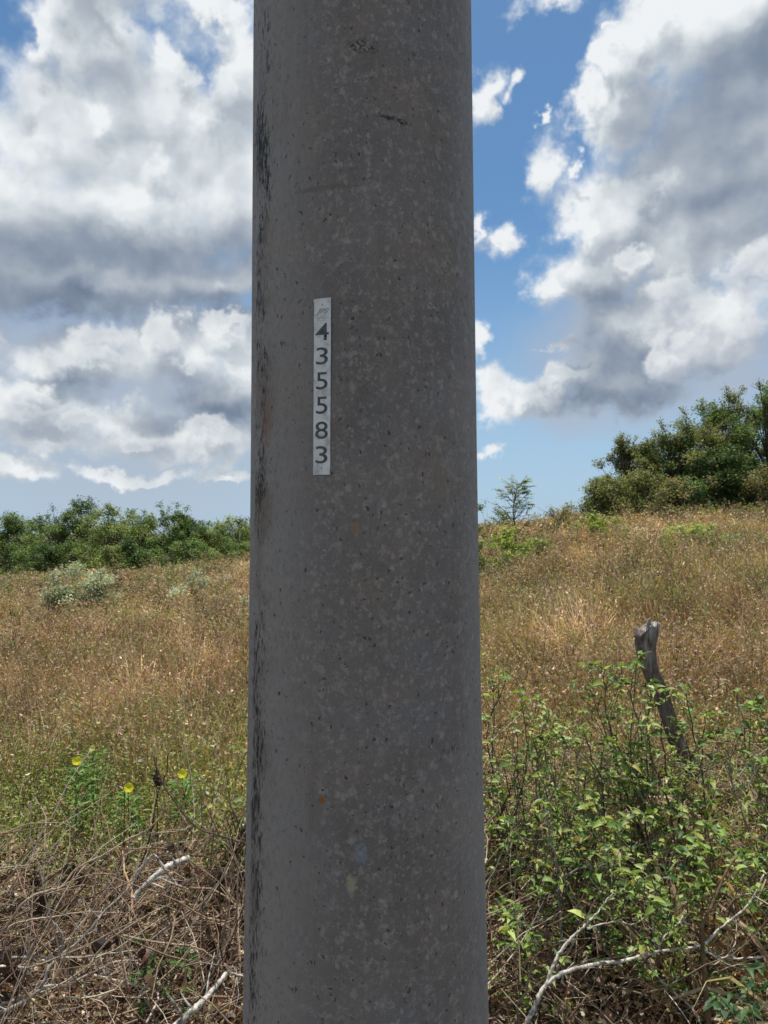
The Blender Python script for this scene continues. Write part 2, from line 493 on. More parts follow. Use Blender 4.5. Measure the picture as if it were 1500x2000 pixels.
# ------------------------------------------------------------------ utility pole
POLE_R0, POLE_D = 0.16, 1.062
ZS = np.array([-0.3, 0.0, 0.45, 0.83, 1.16, 1.53, 2.24, 4.5, 9.2])
RS = np.array([0.184, 0.181, 0.1765, 0.1712, 0.1657, 0.1612, 0.1575, 0.148, 0.122])
LEAN_X = 0.0                                   # lateral drift with height
def pole_c(z): return np.array([-0.0287 + (1.7 - z) * 0.0040, POLE_D])
def pole_r(z): return float(np.interp(z, ZS, RS))
nseg = 256
zz = np.concatenate([np.linspace(-0.3, 2.6, 240), np.linspace(2.65, 9.2, 60)])
uv = []; V = []
for z in zz:
    r0 = np.interp(z, ZS, RS); cx, cy = pole_c(z)
    # smooth the radius profile
    r0 = np.mean([np.interp(z + q, ZS, RS) for q in (-.15, -.08, 0, .08, .15)])
    for k in range(nseg + 1):
        th = -math.pi + 2 * math.pi * k / nseg          # 0 faces the camera, negative = left
        r = r0
        dseam = abs(th - R_(-71.5))
        r += 0.0016 * math.exp(-(dseam / R_(1.6)) ** 2) - 0.0007 * math.exp(-((th - R_(-67)) / R_(1.8)) ** 2)
        r += 0.0016 * (float(vnoise(z * 30, th * 20, 1.0)) - .5) * math.exp(-((th - R_(-62)) / R_(7)) ** 2)
        V.append((cx + r * math.sin(th), cy - r * math.cos(th), z)); uv.append((th * 0.16, z))
V = np.array(V)
K = nseg + 1
i, j = np.meshgrid(np.arange(len(zz) - 1), np.arange(nseg), indexing='ij')
a = i * K + j; b = a + 1; c = b + K; d = a + K
fq = np.concatenate([np.stack([a, b, c], -1).reshape(-1, 3), np.stack([a, c, d], -1).reshape(-1, 3)])
pole = empty('utility_pole', (float(pole_c(0)[0]), POLE_D, 0))
tag(pole, 'dark grey speckled concrete utility pole with a narrow white number strip on it', 'utility pole')
PO = np.array([pole.location.x, pole.location.y, 0.0])
mb = MB(); mb.add(V - PO, fq, np.array([.25, .25, .25]))
# flat top
topc = len(V); 
mb.add(np.vstack([V[-K:] - PO, [[pole_c(9.2)[0] - PO[0], 0, 9.2]]]), [(k, k + 1, K) for k in range(nseg)], np.array([.25, .25, .25]))

m = bpy.data.materials.new('weathered_concrete'); m.use_nodes = True
T = NT(m.node_tree)
UV = T.n('ShaderNodeUVMap', uv_map='UVMap').outputs[0]
su = T.n('ShaderNodeSeparateXYZ', {0: UV}); U_, V_ = su.outputs[0], su.outputs[1]
wv = T.vm('ADD', UV, T.vm('MULTIPLY', T.vm('SUBTRACT', T.noise(UV, 130, 4, .7, out=1), (.5, .5, .5)), (0.014, 0.014, 0)))
big = T.noise(UV, 5.0, 5, .6)
med = T.noise(T.vm('MULTIPLY', UV, (1, .55, 1)), 28.0, 6, .65)
fine = T.noise(UV, 420.0, 4, .7)
base = T.mix(T.sm(big, .32, .68), (0.122, 0.111, 0.101), (0.192, 0.175, 0.160))
base = T.mix(T.sm(med, .35, .7, 0, .55), base, (0.175, 0.162, 0.152))
base = T.mix(T.sm(T.noise(T.vm('ADD', UV, (3.3, 1.1, 0)), 11.0, 4, .6), .50, .70, 0, .7), base, (0.215, 0.165, 0.125))
base = T.mix(T.sm(T.noise(T.vm('ADD', UV, (7.3, 4.1, 0)), 7.0, 4, .6), .52, .70, 0, .45), base, (0.175, 0.175, 0.198))
# exposed aggregate
left_pale = T.sm(T.m('ADD', U_, T.m('MULTIPLY', T.m('SUBTRACT', big, .5), .12)), -0.02, -0.135)
base = T.mix(T.m('MULTIPLY', left_pale, .65), base, (0.335, 0.316, 0.290))  # base colour gets paler towards the left side
right_edge_fill = T.sm(T.m('ADD', U_, T.m('MULTIPLY', T.m('SUBTRACT', big, .5), .10)), 0.10, 0.20)
base = T.mix(T.m('MULTIPLY', right_edge_fill, .6), base, (0.32, 0.30, 0.275))  # sky fill on the right edge, painted into the base colour
agg = T.m('MULTIPLY', T.sm(T.m('ADD', U_, T.m('MULTIPLY', T.m('SUBTRACT', big, .5), .25)), -0.125, -0.03), 1.0)
def spots(scale, thr, off, stretch=.8):
    vv = T.vor(T.vm('MULTIPLY', T.vm('ADD', wv, (off, off * 1.7, 0)), (1, stretch, 1)), scale)
    s_ = T.n('ShaderNodeSeparateColor', {0: vv.outputs['Color']})
    rad = T.m('MULTIPLY', T.m('SUBTRACT', s_.outputs[0], thr), 1.0)
    return T.sm(T.m('SUBTRACT', rad, vv.outputs['Distance']), -0.03, 0.10), s_.outputs[1], vv.outputs['Distance'], s_.outputs[2], rad
s1, h1, _, _, _ = spots(105, .46, .0)
s2, h2, _, _, _ = spots(180, .36, 2.1)
s3, h3, _, _, _ = spots(330, .42, 5.1)
for s_, h_, k_ in ((s1, h1, .38), (s2, h2, .48), (s3, h3, .45)):
    tone = T.mix(h_, (0.17, 0.158, 0.145), (0.43, 0.40, 0.355))
    base = T.mix(T.m('MULTIPLY', T.m('MULTIPLY', s_, agg), k_), base, tone)
base = T.mix(T.sm(fine, .35, .75, 0, .22), base, (0.36, 0.35, 0.33))
base = T.mix(T.m('MULTIPLY', T.sm(T.noise(UV, 62.0, 5, .7), .5, .68), T.m('MULTIPLY', agg, .38)), base, (0.42, 0.40, 0.37))
base = T.mix(T.sm(T.noise(T.vm('MULTIPLY', UV, (1, .12, 1)), 26.0, 5, .65), .52, .72, 0, .38), base, (0.13, 0.12, 0.11))
base = T.mix(T.m('MULTIPLY', T.sm(T.noise(T.vm('MULTIPLY', UV, (1, .6, 1)), 150.0, 6, .75), .44, .66), .42), base, (0.15, 0.14, 0.13))
base = T.mix(T.sm(T.noise(T.vm('MULTIPLY', UV, (1, .05, 1)), 60.0, 4, .6), .52, .74, 0, .14), base, (0.34, 0.32, 0.295))
# little pits
def pits(scale, rare, r, off):
    vv = T.vor(T.vm('MULTIPLY', T.vm('ADD', wv, (off, off, 0)), (1, .62, 1)), scale)
    s_ = T.n('ShaderNodeSeparateColor', {0: vv.outputs['Color']})
    on = T.m('GREATER_THAN', s_.outputs[0], rare)
    rr = T.m('MULTIPLY', s_.outputs[1], r)
    return T.m('MULTIPLY', on, T.sm(T.m('SUBTRACT', rr, vv.outputs['Distance']), -.02, .05)), T.m('MULTIPLY', on, T.sm(T.m('SUBTRACT', T.m('ADD', rr, .12), vv.outputs['Distance']), -.05, .05))
p1, halo = pits(110, .84, .20, .7)
p2, _ = pits(200, .80, .32, 3.7)
p3, _ = pits(300, .86, .34, 6.7)
base = T.mix(T.m('MULTIPLY', halo, .28), base, (0.36, 0.34, 0.31))
# black growth along the mould seam on the left
lic = T.m('ABSOLUTE', T.m('ADD', T.m('ADD', U_, 0.160), T.m('MULTIPLY', T.m('SUBTRACT', T.noise(UV, 6.0, 4, .6), .5), 0.05)))
lband = T.sm(lic, 0.036, 0.010)
ln = T.noise(T.vm('MULTIPLY', UV, (1.7, .5, 1)), 110.0, 6, .78)
ln2 = T.noise(T.vm('MULTIPLY', UV, (1, .35, 1)), 16.0, 4, .6)
lmask = T.m('MULTIPLY', lband, T.sm(T.m('ADD', T.m('ADD', ln, T.m('MULTIPLY', ln2, .7)), T.m('MULTIPLY', lband, .12)), .97, 1.08), clamp=True)
# scatter of black specks spreading out of the band
sp_band = T.sm(U_, -0.09, -0.16)
sp = T.m('MULTIPLY', sp_band, T.sm(T.noise(T.vm('MULTIPLY', UV, (1.3, .5, 1)), 170.0, 5, .75), .56, .64))
brown = T.m('MULTIPLY', T.sm(T.m('ABSOLUTE', T.m('ADD', U_, .150)), .045, .0), T.sm(T.noise(UV, 8, 4, .6), .45, .65, 0, .75))
base = T.mix(brown, base, (0.17, 0.135, 0.10))
dk = T.m('MAXIMUM', lmask, T.m('MULTIPLY', sp, .8))
base = T.mix(dk, base, (0.022, 0.022, 0.022))
pm = T.m('MAXIMUM', T.m('MAXIMUM', p1, T.m('MULTIPLY', p2, .9)), T.m('MULTIPLY', p3, .7))
base = T.mix(T.m('MULTIPLY', pm, .75), base, (0.022, 0.02, 0.018))
# single marks seen on the shaft: rust dot, chipped line, chipped patch, grey streak, pale smears
def pole_uv(px, py):
    z = CAM_H + (1040 - py) / F * (POLE_D - 0.16)
    cx = pole_c(z)[0]; r = pole_r(z); th = 0.0
    for _ in range(30):
        dd = POLE_D - r * math.cos(th)
        s_ = ((px - 750) / F * dd - cx) / r
        th = math.asin(max(-1, min(1, s_)))
    dd = POLE_D - r * math.cos(th)
    z = CAM_H + (1040 - py) / F * dd
    return th * 0.16, z, th
def mark(px, py, rx, ry, ang=0.0, src=None):
    u0, v0, _ = pole_uv(px, py)
    q = T.vm('SUBTRACT', src or wv, (u0, v0, 0))
    q = T.n('ShaderNodeVectorRotate', {'Vector': q, 'Angle': ang}, rotation_type='Z_AXIS').outputs[0]
    q = T.vm('MULTIPLY', q, (1 / rx, 1 / ry, 0))
    return T.sm(T.vm('LENGTH', q), 1.25, .75)
rough_n = T.noise(UV, 230, 4, .7)
rust = mark(629, 1557, .0040, .0042, 0, UV)
base = T.mix(T.m('MULTIPLY', rust, .9), base, (0.30, 0.10, 0.015))
chip1 = T.m('MULTIPLY', mark(770, 221, .024, .0028, .16), T.sm(rough_n, .43, .54, 0, .85))
chip2 = T.m('MULTIPLY', mark(708, 74, .020, .009, .1), T.sm(rough_n, .49, .60, 0, .8))
base = T.mix(T.m('MAXIMUM', chip1, chip2), base, (0.02, 0.018, 0.016))
c3 = T.m('MULTIPLY', mark(840, 594, .012, .0035), T.sm(rough_n, .52, .6))
base = T.mix(T.m('MULTIPLY', c3, .6), base, (0.6, 0.6, 0.58))
base = T.mix(T.m('MULTIPLY', mark(640, 357, .045, .0035), .45), base, (0.13, 0.11, 0.09))
base = T.mix(T.m('MULTIPLY', mark(687, 1718, .006, .010), .6), base, (0.42, 0.38, 0.26))
base = T.mix(T.m('MULTIPLY', mark(706, 1660, .007, .013), .5), base, (0.24, 0.27, 0.34))
base = T.mix(T.m('MULTIPLY', mark(695, 1030, .005, .006), .6), base, (0.30, 0.19, 0.12))
base = T.mix(T.m('MULTIPLY', mark(520, 830, .010, .03), .4), base, (0.26, 0.13, 0.08))
bug = mark(546, 1352, .0022, .0034, .6)
base = T.mix(bug, base, (0.03, 0.035, 0.06))
hgt = T.m('SUBTRACT', T.m('ADD', T.m('MULTIPLY', fine, .25), T.m('MULTIPLY', med, .2)), T.m('MULTIPLY', pm, 1.6))
hgt = T.m('SUBTRACT', hgt, T.m('MULTIPLY', T.m('MAXIMUM', chip1, chip2), 1.5))
hgt = T.m('ADD', hgt, T.m('MULTIPLY', lmask, .5))
bp = T.n('ShaderNodeBump', {'Strength': 0.7, 'Distance': 0.0012, 'Height': hgt})
bs = T.n('ShaderNodeBsdfPrincipled', {'Base Color': base, 'Roughness': T.m('ADD', .62, T.m('MULTIPLY', med, .25)), 'Specular IOR Level': .35, 'Normal': bp.outputs[0]})
T.n('ShaderNodeOutputMaterial', {0: bs.outputs[0]})
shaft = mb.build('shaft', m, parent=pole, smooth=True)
me = shaft.data
uvl = me.uv_layers.new(name='UVMap')
uva = np.vstack([np.array(uv), np.array(uv)[-K:], [[0, 9.2]]])
li = np.empty(len(me.loops), np.int32); me.loops.foreach_get('vertex_index', li)
uvl.data.foreach_set('uv', uva[li].astype(np.float32).ravel())

# number strip -------------------------------------------------------
def metal_mat(name, col, dirt, rough=.45, metal=0.0, dark=0.35):
    m = bpy.data.materials.new(name); m.use_nodes = True
    T = NT(m.node_tree)
    co = T.n('ShaderNodeTexCoord').outputs['Object']
    n_ = T.noise(co, 55, 5, .65); n2_ = T.noise(co, 400, 3, .6)
    c_ = T.mix(T.sm(n_, .42, .72, 0, dark), col, dirt)
    c_ = T.mix(T.sm(n2_, .55, .75, 0, .3), c_, dirt)
    bp = T.n('ShaderNodeBump', {'Strength': .25, 'Distance': .0004, 'Height': n_})
    b_ = T.n('ShaderNodeBsdfPrincipled', {'Base Color': c_, 'Roughness': rough, 'Metallic': metal, 'Normal': bp.outputs[0]})
    T.n('ShaderNodeOutputMaterial', {0: b_.outputs[0]})
    return m
M_PLATE = metal_mat('painted_aluminium', (0.72, 0.74, 0.73), (0.30, 0.32, 0.28), .5, 0, .75)
M_DIGIT = metal_mat('digit_paint', (0.055, 0.075, 0.075), (0.16, 0.18, 0.17), .6, 0, .7)
M_EMB = metal_mat('embossed_mark', (0.50, 0.52, 0.50), (0.30, 0.31, 0.29), .5)
M_LINE = metal_mat('embossed_line', (0.20, 0.21, 0.20), (0.30, 0.31, 0.29), .6)
M_NAIL = metal_mat('nail_head', (0.33, 0.34, 0.33), (0.2, .18, .16), .5, .5)
_, zt, th = pole_uv(629, 580); _, zb, _ = pole_uv(627, 927)
zc = (zt + zb) / 2; H = zt - zb; Wd = 0.0222
pc = pole_c(zc); r = pole_r(zc)
nrml = Vector((math.sin(th), -math.cos(th), 0)); tng = Vector((math.cos(th), math.sin(th), 0))
org = Vector((pc[0], pc[1], zc)) + nrml * (r + 0.0014)
tilt = math.atan((pole_r(zt) - pole_r(zb)) / H)
PM = Matrix((( tng.x, 0, nrml.x, org.x), (tng.y, 0, nrml.y, org.y), (0, 1, 0, org.z), (0, 0, 0, 1)))
PM = PM @ Matrix.Rotation(R_(-0.35), 4, 'Z') @ Matrix.Rotation(-tilt, 4, 'X')
PMl = Matrix.Translation(-pole.location) @ PM
mb = MB()
nxp, nyp = 8, 60
us = np.linspace(-Wd / 2, Wd / 2, nxp); vs = np.linspace(-H / 2, H / 2, nyp)
gu, gv = np.meshgrid(us, vs, indexing='ij')
def plate_z(u, v):
    w = 0.0002 * np.sin(v * 90) + 0.00012 * np.sin(v * 230 + 1)
    corner = np.clip((v - (H / 2 - 0.006)) / .006, 0, 1) * np.clip((-u) / (Wd / 2), 0, 1)
    return w + 0.0025 * corner
gz_ = plate_z(gu, gv)
top = np.stack([gu, gv - 0.0012 * np.clip((gv - (H / 2 - .006)) / .006, 0, 1) * np.clip(-gu / (Wd / 2), 0, 1), gz_ + .0004], -1).reshape(-1, 3)
bot = top - [0, 0, .0009]
n_ = len(top)
i, j = np.meshgrid(np.arange(nxp - 1), np.arange(nyp - 1), indexing='ij')
a = (i * nyp + j).ravel(); b = a + nyp; c = b + 1; d = a + 1
fs = [np.stack([a, b, c], -1), np.stack([a, c, d], -1), np.stack([a, c, b], -1) + n_, np.stack([a, d, c], -1) + n_]
border = [k * nyp for k in range(nxp)] + [(nxp - 1) * nyp + k for k in range(1, nyp)] + [k * nyp + nyp - 1 for k in range(nxp - 2, -1, -1)] + list(range(nyp - 2, 0, -1))
sf = []
for k in range(len(border)):
    p, q = border[k], border[(k + 1) % len(border)]
    sf += [(q, p, p + n_), (q, p + n_, q + n_)]
fs.append(np.array(sf))
mb.add(np.vstack([top, bot]), np.concatenate(fs), np.array([.7, .7, .7]))
plate = mb.build('number_plate', M_PLATE, parent=pole)
plate.matrix_local = PMl
tag(plate, 'narrow pale metal strip reading 435583 fixed vertically on the pole')

def text_mesh(s, name, mat, w, h, cx, cy, z, parent, shear=0, ext=.00012, offset=0.0, frame=None):
    cu = bpy.data.curves.new(name, 'FONT'); cu.body = s; cu.size = 1; cu.shear = shear; cu.extrude = 0; cu.offset = offset
    cu.resolution_u = 6
    to = bpy.data.objects.new('tmp', cu); COL.objects.link(to)
    bpy.context.view_layer.update()
    dg = bpy.context.evaluated_depsgraph_get()
    me = bpy.data.meshes.new_from_object(to.evaluated_get(dg))
    COL.objects.unlink(to); bpy.data.objects.remove(to)
    co = np.empty(len(me.vertices) * 3, np.float32); me.vertices.foreach_get('co', co); co = co.reshape(-1, 3)
    lo, hi = co.min(0), co.max(0)
    if frame is None: frame = (lo[0], hi[0], lo[1], hi[1])
    x = (co[:, 0] - (frame[0] + frame[1]) / 2) / (frame[1] - frame[0]) * w
    y = (co[:, 1] - (frame[2] + frame[3]) / 2) / (frame[3] - frame[2]) * h
    co = np.stack([x + cx, y + cy, plate_z(x + cx, y + cy) + z], 1)
    me.vertices.foreach_set('co', co.astype(np.float32).ravel()); me.name = name; me.update()
    me.materials.clear(); me.materials.append(mat)
    o = bpy.data.objects.new(name, me); COL.objects.link(o); o.parent = parent
    return o, frame
pxm = H / 347.0
def pv(py): return H / 2 - (py - 580) * pxm
for s, py, ww in (('4', 646.5, 28), ('3', 694, 25), ('5', 743, 24), ('5', 791, 24), ('8', 840, 26.5), ('3', 888, 25)):
    text_mesh(s, 'digit', M_DIGIT, ww * pxm, 34 * pxm, -0.0002, pv(py), .0006, plate, offset=0.003)
# embossed company mark: italic outline letters with a fine line of text under them
o1, fr = text_mesh('JPS', 'emblem', M_LINE, 27 * pxm, 13 * pxm, 0, pv(607), .00055, plate, shear=.35, offset=.035)
fr2 = fr
o2, _ = text_mesh('JPS', 'emblem_face', M_EMB, 27 * pxm, 13 * pxm, 0, pv(607), .00075, o1, shear=.35, offset=-0.005, frame=fr2)
mb = MB()
for row, (py, half) in enumerate(((620, 11.5), (625, 8.5))):
    x_ = -half
    while x_ < half:
        w_ = random.uniform(1.0, 2.2)
        q = np.array([(x_, 0), (x_ + w_, 0), (x_ + w_, 1.7), (x_, 1.7)]) * pxm
        z_ = plate_z(q[:, 0], pv(py) + q[:, 1]) + .00055
        mb.add(np.stack([q[:, 0], pv(py) + q[:, 1], z_], 1), [(0, 1, 2), (0, 2, 3)], np.array([.4, .4, .4]))
        x_ += w_ + random.uniform(.6, 1.2)
mb.build('embossed_text', M_EMB, parent=plate)
for py in (593, 914):
    mb = MB()
    a_ = np.linspace(0, 2 * math.pi, 13)[:-1]
    rr = 1.7 * pxm
    vv = [(rr * math.cos(q), pv(py) + rr * math.sin(q), float(plate_z(0, pv(py))) + .0006) for q in a_] + [(0, pv(py), float(plate_z(0, pv(py))) + .0012)]
    mb.add(np.array(vv), [(k, (k + 1) % 12, 12) for k in range(12)], np.array([.3, .3, .3]))
    mb.build('nail_head', M_NAIL, parent=plate, smooth=True)

# ------------------------------------------------------------------ trees and bushes
PAL = {
    'deep':  ([(0.068, 0.131, 0.038), (0.105, 0.179, 0.047), (0.150, 0.221, 0.068), (0.045, 0.090, 0.027)], [3, 3, 2, 2]),
    'mid':   ([(0.128, 0.207, 0.054), (0.180, 0.262, 0.074), (0.090, 0.152, 0.041), (0.240, 0.290, 0.095)], [3, 3, 2, 1]),
    'light': ([(0.225, 0.290, 0.081), (0.285, 0.345, 0.108), (0.150, 0.221, 0.068), (0.360, 0.373, 0.135)], [3, 2, 2, 1]),
    'olive': ([(0.210, 0.207, 0.081), (0.285, 0.248, 0.121), (0.135, 0.138, 0.054), (0.360, 0.276, 0.149)], [3, 2, 2, 1]),
    'brownish': ([(0.255, 0.207, 0.095), (0.330, 0.235, 0.135), (0.165, 0.166, 0.068), (0.420, 0.304, 0.203)], [3, 2, 2, 1]),
    'mid2': ([(.20, .23, .075), (.26, .27, .11), (.14, .18, .05), (.31, .30, .14)], [3, 3, 2, 1]),
    'silver': ([(.56, .57, .47), (.42, .45, .33), (.30, .34, .21), (.66, .65, .54), (.20, .23, .12)], [3, 4, 3, 1.5, 3]),
    'lime':  ([(0.330, 0.414, 0.081), (0.420, 0.483, 0.121), (0.210, 0.304, 0.068), (0.480, 0.497, 0.162)], [3, 2, 2, 1]),
}
BARKC = np.array([.17, .14, .11])

def crown_tree(name, base, h, rx, ry, pal, leaf, n, label, cat, group=None, low=0.12, nclump=None, flat=.7, openness=0.0, sprigs=6, shape=1.0, trunk_r=None, seed=None, bark=BARKC, cr=None):
    """trunk with limbs to every clump, foliage of single leaves spread through the clumps"""
    root = empty(name, base)
    tag(root, label, cat, group)
    B = np.zeros(3)
    nclump = nclump or max(8, int(18 * h / 3))
    # clump centres inside an uneven envelope
    cs = []
    while len(cs) < nclump:
        z = RNG.uniform(low, 1.0) if RNG.random() < .7 else RNG.uniform(low, .45)
        prof = (1 - (max(z - .35, 0) / .68) ** 2 * shape) 
        if prof <= 0: continue
        prof = math.sqrt(prof)
        a_ = RNG.uniform(0, 2 * math.pi); q = math.sqrt(RNG.uniform(0.02, 1)) * prof
        k = 1 + .25 * math.sin(3 * a_ + h * 7) 
        cs.append((q * rx * k * math.cos(a_), q * ry * k * math.sin(a_), z * h * (0.80 + .17 * RNG.random())))
    cs = np.array(cs)
    crad = (cr or 0.21) * min(rx * 1.3, h) * RNG.uniform(.65, 1.25, nclump)
    # sprigs that stick out of the top
    if sprigs:
        top = cs[np.argsort(-cs[:, 2])[:sprigs]] + np.stack([RNG.normal(0, .12 * rx, sprigs), RNG.normal(0, .12 * rx, sprigs), RNG.uniform(.06, .16, sprigs) * h], 1)
        top[:, 2] = np.minimum(top[:, 2], h * 1.0)
        cs = np.vstack([cs, top]); crad = np.concatenate([crad, RNG.uniform(.06, .11, sprigs) * min(rx * 1.3, h)])
    w = crad ** 2; w = w / w.sum()
    idx = RNG.choice(len(cs), n, p=w)
    rr = RNG.random(n) ** .45
    off = rdir(n) * (rr * crad[idx])[:, None]
    off[:, 2] *= flat
    # sub-clumping: pull leaves to little twig ends so that gaps appear
    sub = rdir(len(cs) * 14).reshape(len(cs), 14, 3) * (RNG.random((len(cs), 14, 1)) ** .5)
    sub[:, :, 2] *= flat
    sidx = RNG.integers(0, 14, n)
    tgt = sub[idx, sidx] * crad[idx][:, None] * 1.05
    mixk = 0.62 + 0.2 * openness
    off = off * (1 - mixk) + tgt * mixk + RNG.normal(0, leaf * .7, (n, 3))
    pos = cs[idx] + off
    pos[:, 2] = np.maximum(pos[:, 2], .03)
    cols, ww = PAL[pal]
    clump_tone = np.exp(RNG.normal(0, .22, len(cs)))
    clump_hue = RNG.integers(0, len(cols), len(cs))
    c = pick(cols, n, ww, .2)
    c = .6 * c + .4 * np.array(cols)[clump_hue[idx]]
    c = c * clump_tone[idx][:, None] * 1.12
    mbl = MB()
    X = rdir(n, -.7, .5); up = nrm(rdir(n, -.2, 1) + [0, 0, .7])
    L = leaf * RNG.uniform(.6, 1.35, n)
    stamp(mbl, SLEAF_V, SLEAF_F, pos, X, up, L, L * RNG.uniform(.45, .75, n), L, c)
    # limbs
    mbt = MB()
    k = len(cs)
    tr = trunk_r or (0.013 * h + .008)
    tipz = np.minimum(cs[:, 2] * .55, h * .5)
    att = np.stack([cs[:, 0] * .10, cs[:, 1] * .10, np.maximum(tipz * RNG.uniform(.5, 1, k), .05 * h)], 1)
    P0 = att; P3 = cs
    P1 = att + (cs - att) * .3 + [0, 0, .08 * h]; P2 = att + (cs - att) * .7 + RNG.normal(0, .03 * h, (k, 3))
    pts = bez(P0, P1, P2, P3, 6)
    tubes(mbt, pts, np.linspace(tr * .5, tr * .10, 6)[None], pick([bark], k, None, .15), 4)
    # twigs to the sub clumps
    nt = min(k * 14, 700)
    ii = RNG.choice(k * 14, nt, replace=False)
    ci, si = ii // 14, ii % 14
    e_ = cs[ci] + sub[ci, si] * crad[ci][:, None] * 1.1
    s_ = cs[ci] * .9 + att[ci] * .1
    tubes(mbt, np.stack([s_, (s_ + e_) / 2 + RNG.normal(0, .02 * h, (nt, 3)), e_], 1), np.array([[tr * .12, tr * .09, tr * .04]]), pick([bark * 1.1], nt, None, .2), 3)
    zz_ = np.linspace(-.1, h * .62, 8)
    tp = np.stack([np.sin(zz_ * 2 + h) * .02 * h, np.cos(zz_ * 1.7 + h) * .02 * h, zz_], 1)
    tubes(mbt, tp[None], np.linspace(tr, tr * .4, 8)[None], bark[None], 7)
    mbl.build('crown', M_FAR, parent=root)
    mbt.build('trunk', M_BARK, parent=root, smooth=True)
    return root

def place_tree(name, px, d, toppy, wpx, pal, leaf, n, label, cat, group=None, sink=0.0, wide=1.0, tall=1.0, **k):
    x = at(px, 1000, d).x
    z = gz(x, d) - sink
    h = (at(px, toppy, d).z - z) * tall
    rx = wpx / 2 / F * d * wide
    return crown_tree(name, (x, d, z), h, rx, rx * .8, pal, leaf, n, label, cat, group, **k)

G1 = 'trees along the far left edge of the field'
left_trees = [
    (-70, 40, 1015, 150, 'deep', 'dark green bushy tree cut by the left edge of the photo'),
    (15, 39, 1003, 120, 'mid', 'dark rounded tree at the left edge of the tree line'),
    (62, 42, 1006, 100, 'deep', 'low dark green tree beside the rounded tree at the left edge'),
    (112, 38, 982, 110, 'mid', 'mid green domed tree left of the tallest tree in the line'),
    (168, 40, 970, 95, 'deep', 'tallest dark tree in the left tree line with a flat top'),
    (222, 37, 986, 120, 'light', 'pale yellow green tree right of the tallest tree'),
    (278, 40, 996, 100, 'mid', 'green tree in the middle of the left tree line'),
    (336, 38, 986, 90, 'mid', 'tree with thin sprigs sticking out of its top near the pole'),
    (368, 41, 1008, 70, 'deep', 'small dark tree sloping down beside the one with top sprigs'),
    (412, 44, 1022, 90, 'mid', 'low distant green tree in the dip left of the pole'),
    (466, 42, 1010, 90, 'light', 'bright green tree touching the left side of the pole'),
    (540, 43, 1016, 110, 'mid', 'green tree hidden behind the concrete pole'),
]
for k, (px, d, ty, wp, pal, lab) in enumerate(left_trees):
    if k == 11: continue
    place_tree('tree', px, d, ty, wp, pal, .115, 9000, lab, 'tree', G1, low=.02, nclump=60, sprigs=10, cr=.21, wide=1.25)
G2 = 'bushes at the foot of the left tree line'
front = [
    (20, 34, 1062, 110, 'mid', 'green bush at the foot of the trees by the left edge'),
    (85, 33.5, 1068, 90, 'deep', 'dark leafy bush below the low dark tree'),
    (150, 34, 1058, 110, 'mid', 'wide green bush below the tallest tree'),
    (215, 34, 1066, 90, 'light', 'yellow green bush below the pale tree'),
    (262, 33, 1050, 60, 'deep', 'very dark upright bush with a pale stem at the middle of the line'),
    (315, 34, 1062, 90, 'mid', 'green bush right of the very dark bush'),
    (375, 35, 1054, 90, 'mid', 'green bush below the small sloping tree'),
    (440, 36, 1052, 100, 'mid', 'low green bush close to the pole'),
]
for px, d, ty, wp, pal, lab in front:
    place_tree('bush', px, d, ty, wp, pal, .10, 3800, lab, 'bush', G2, low=.0, nclump=30, sprigs=5, cr=.25, wide=1.2)
# second rank closing the gaps, far behind
for k in range(10):
    px = -60 + k * 62
    place_tree('tree', px, 54 + 3 * (k % 3), [1022, 1016, 1020, 1012][k % 4], 150, ['mid', 'deep'][k % 2], .16, 2600,
               'distant green tree of the hazy rank behind the left tree line', 'tree', 'distant rank of trees behind the left tree line', low=.02, nclump=26, sprigs=4, sink=.5, cr=.27)

G3 = 'trees and bushes on the hill to the right'
right_trees = [
    (1180, 21, 930, 80, 'olive', 'low olive bush at the left end of the hilltop thicket', 3600),
    (1222, 21.5, 862, 75, 'olive', 'olive brown pointed tree at the left end of the hilltop', 5200),
    (1282, 22.5, 858, 85, 'olive', 'olive leafy tree second from the left on the hilltop', 6000),
    (1335, 21.5, 826, 100, 'olive', 'broad olive green tree at the middle of the hilltop thicket', 7500),
    (1395, 22.5, 800, 95, 'mid', 'taller green tree right of the broad olive tree', 7500),
    (1400, 20, 880, 110, 'deep', 'glossy dark green bush in front of the hilltop trees', 6500),
    (1450, 22, 775, 100, 'olive', 'tall olive tree with bare twigs on top near the right edge', 7500),
    (1505, 21, 742, 110, 'mid', 'tallest hilltop tree cut by the right edge', 8000),
    (1590, 21, 735, 130, 'mid', 'big green tree just outside the right edge', 6000),
    (1255, 21, 885, 90, 'olive', 'rounded olive bush filling the gap after the pointed hilltop tree', 5200),
    (1312, 21, 858, 95, 'mid', 'rounded green bush left of the broad olive tree', 5600),
    (1372, 20.8, 838, 100, 'olive', 'rounded olive bush between the broad and the taller hilltop trees', 6000),
    (1432, 20.6, 822, 110, 'mid', 'wide green bush below the tall olive tree', 6000),
    (1500, 19, 915, 80, 'brownish', 'brown withered bush below the tallest hilltop tree', 3500),
    (1265, 20, 925, 120, 'olive', 'low olive scrub in front of the second hilltop tree', 4200),
    (1330, 19.5, 935, 110, 'brownish', 'low brownish scrub before the broad olive tree', 3600),
]
for px, d, ty, wp, pal, lab, n in right_trees:
    place_tree('tree' if ty < 900 else 'bush', px, d, ty, wp * 1.1, {'brownish': 'olive', 'olive': 'mid2'}.get(pal, pal), .068, int(n * 2.4), lab, 'tree' if ty < 900 else 'bush', G3, tall=1.08, low=-.05, nclump=62, sprigs=14, openness=-.8, cr=.27, wide=1.4)

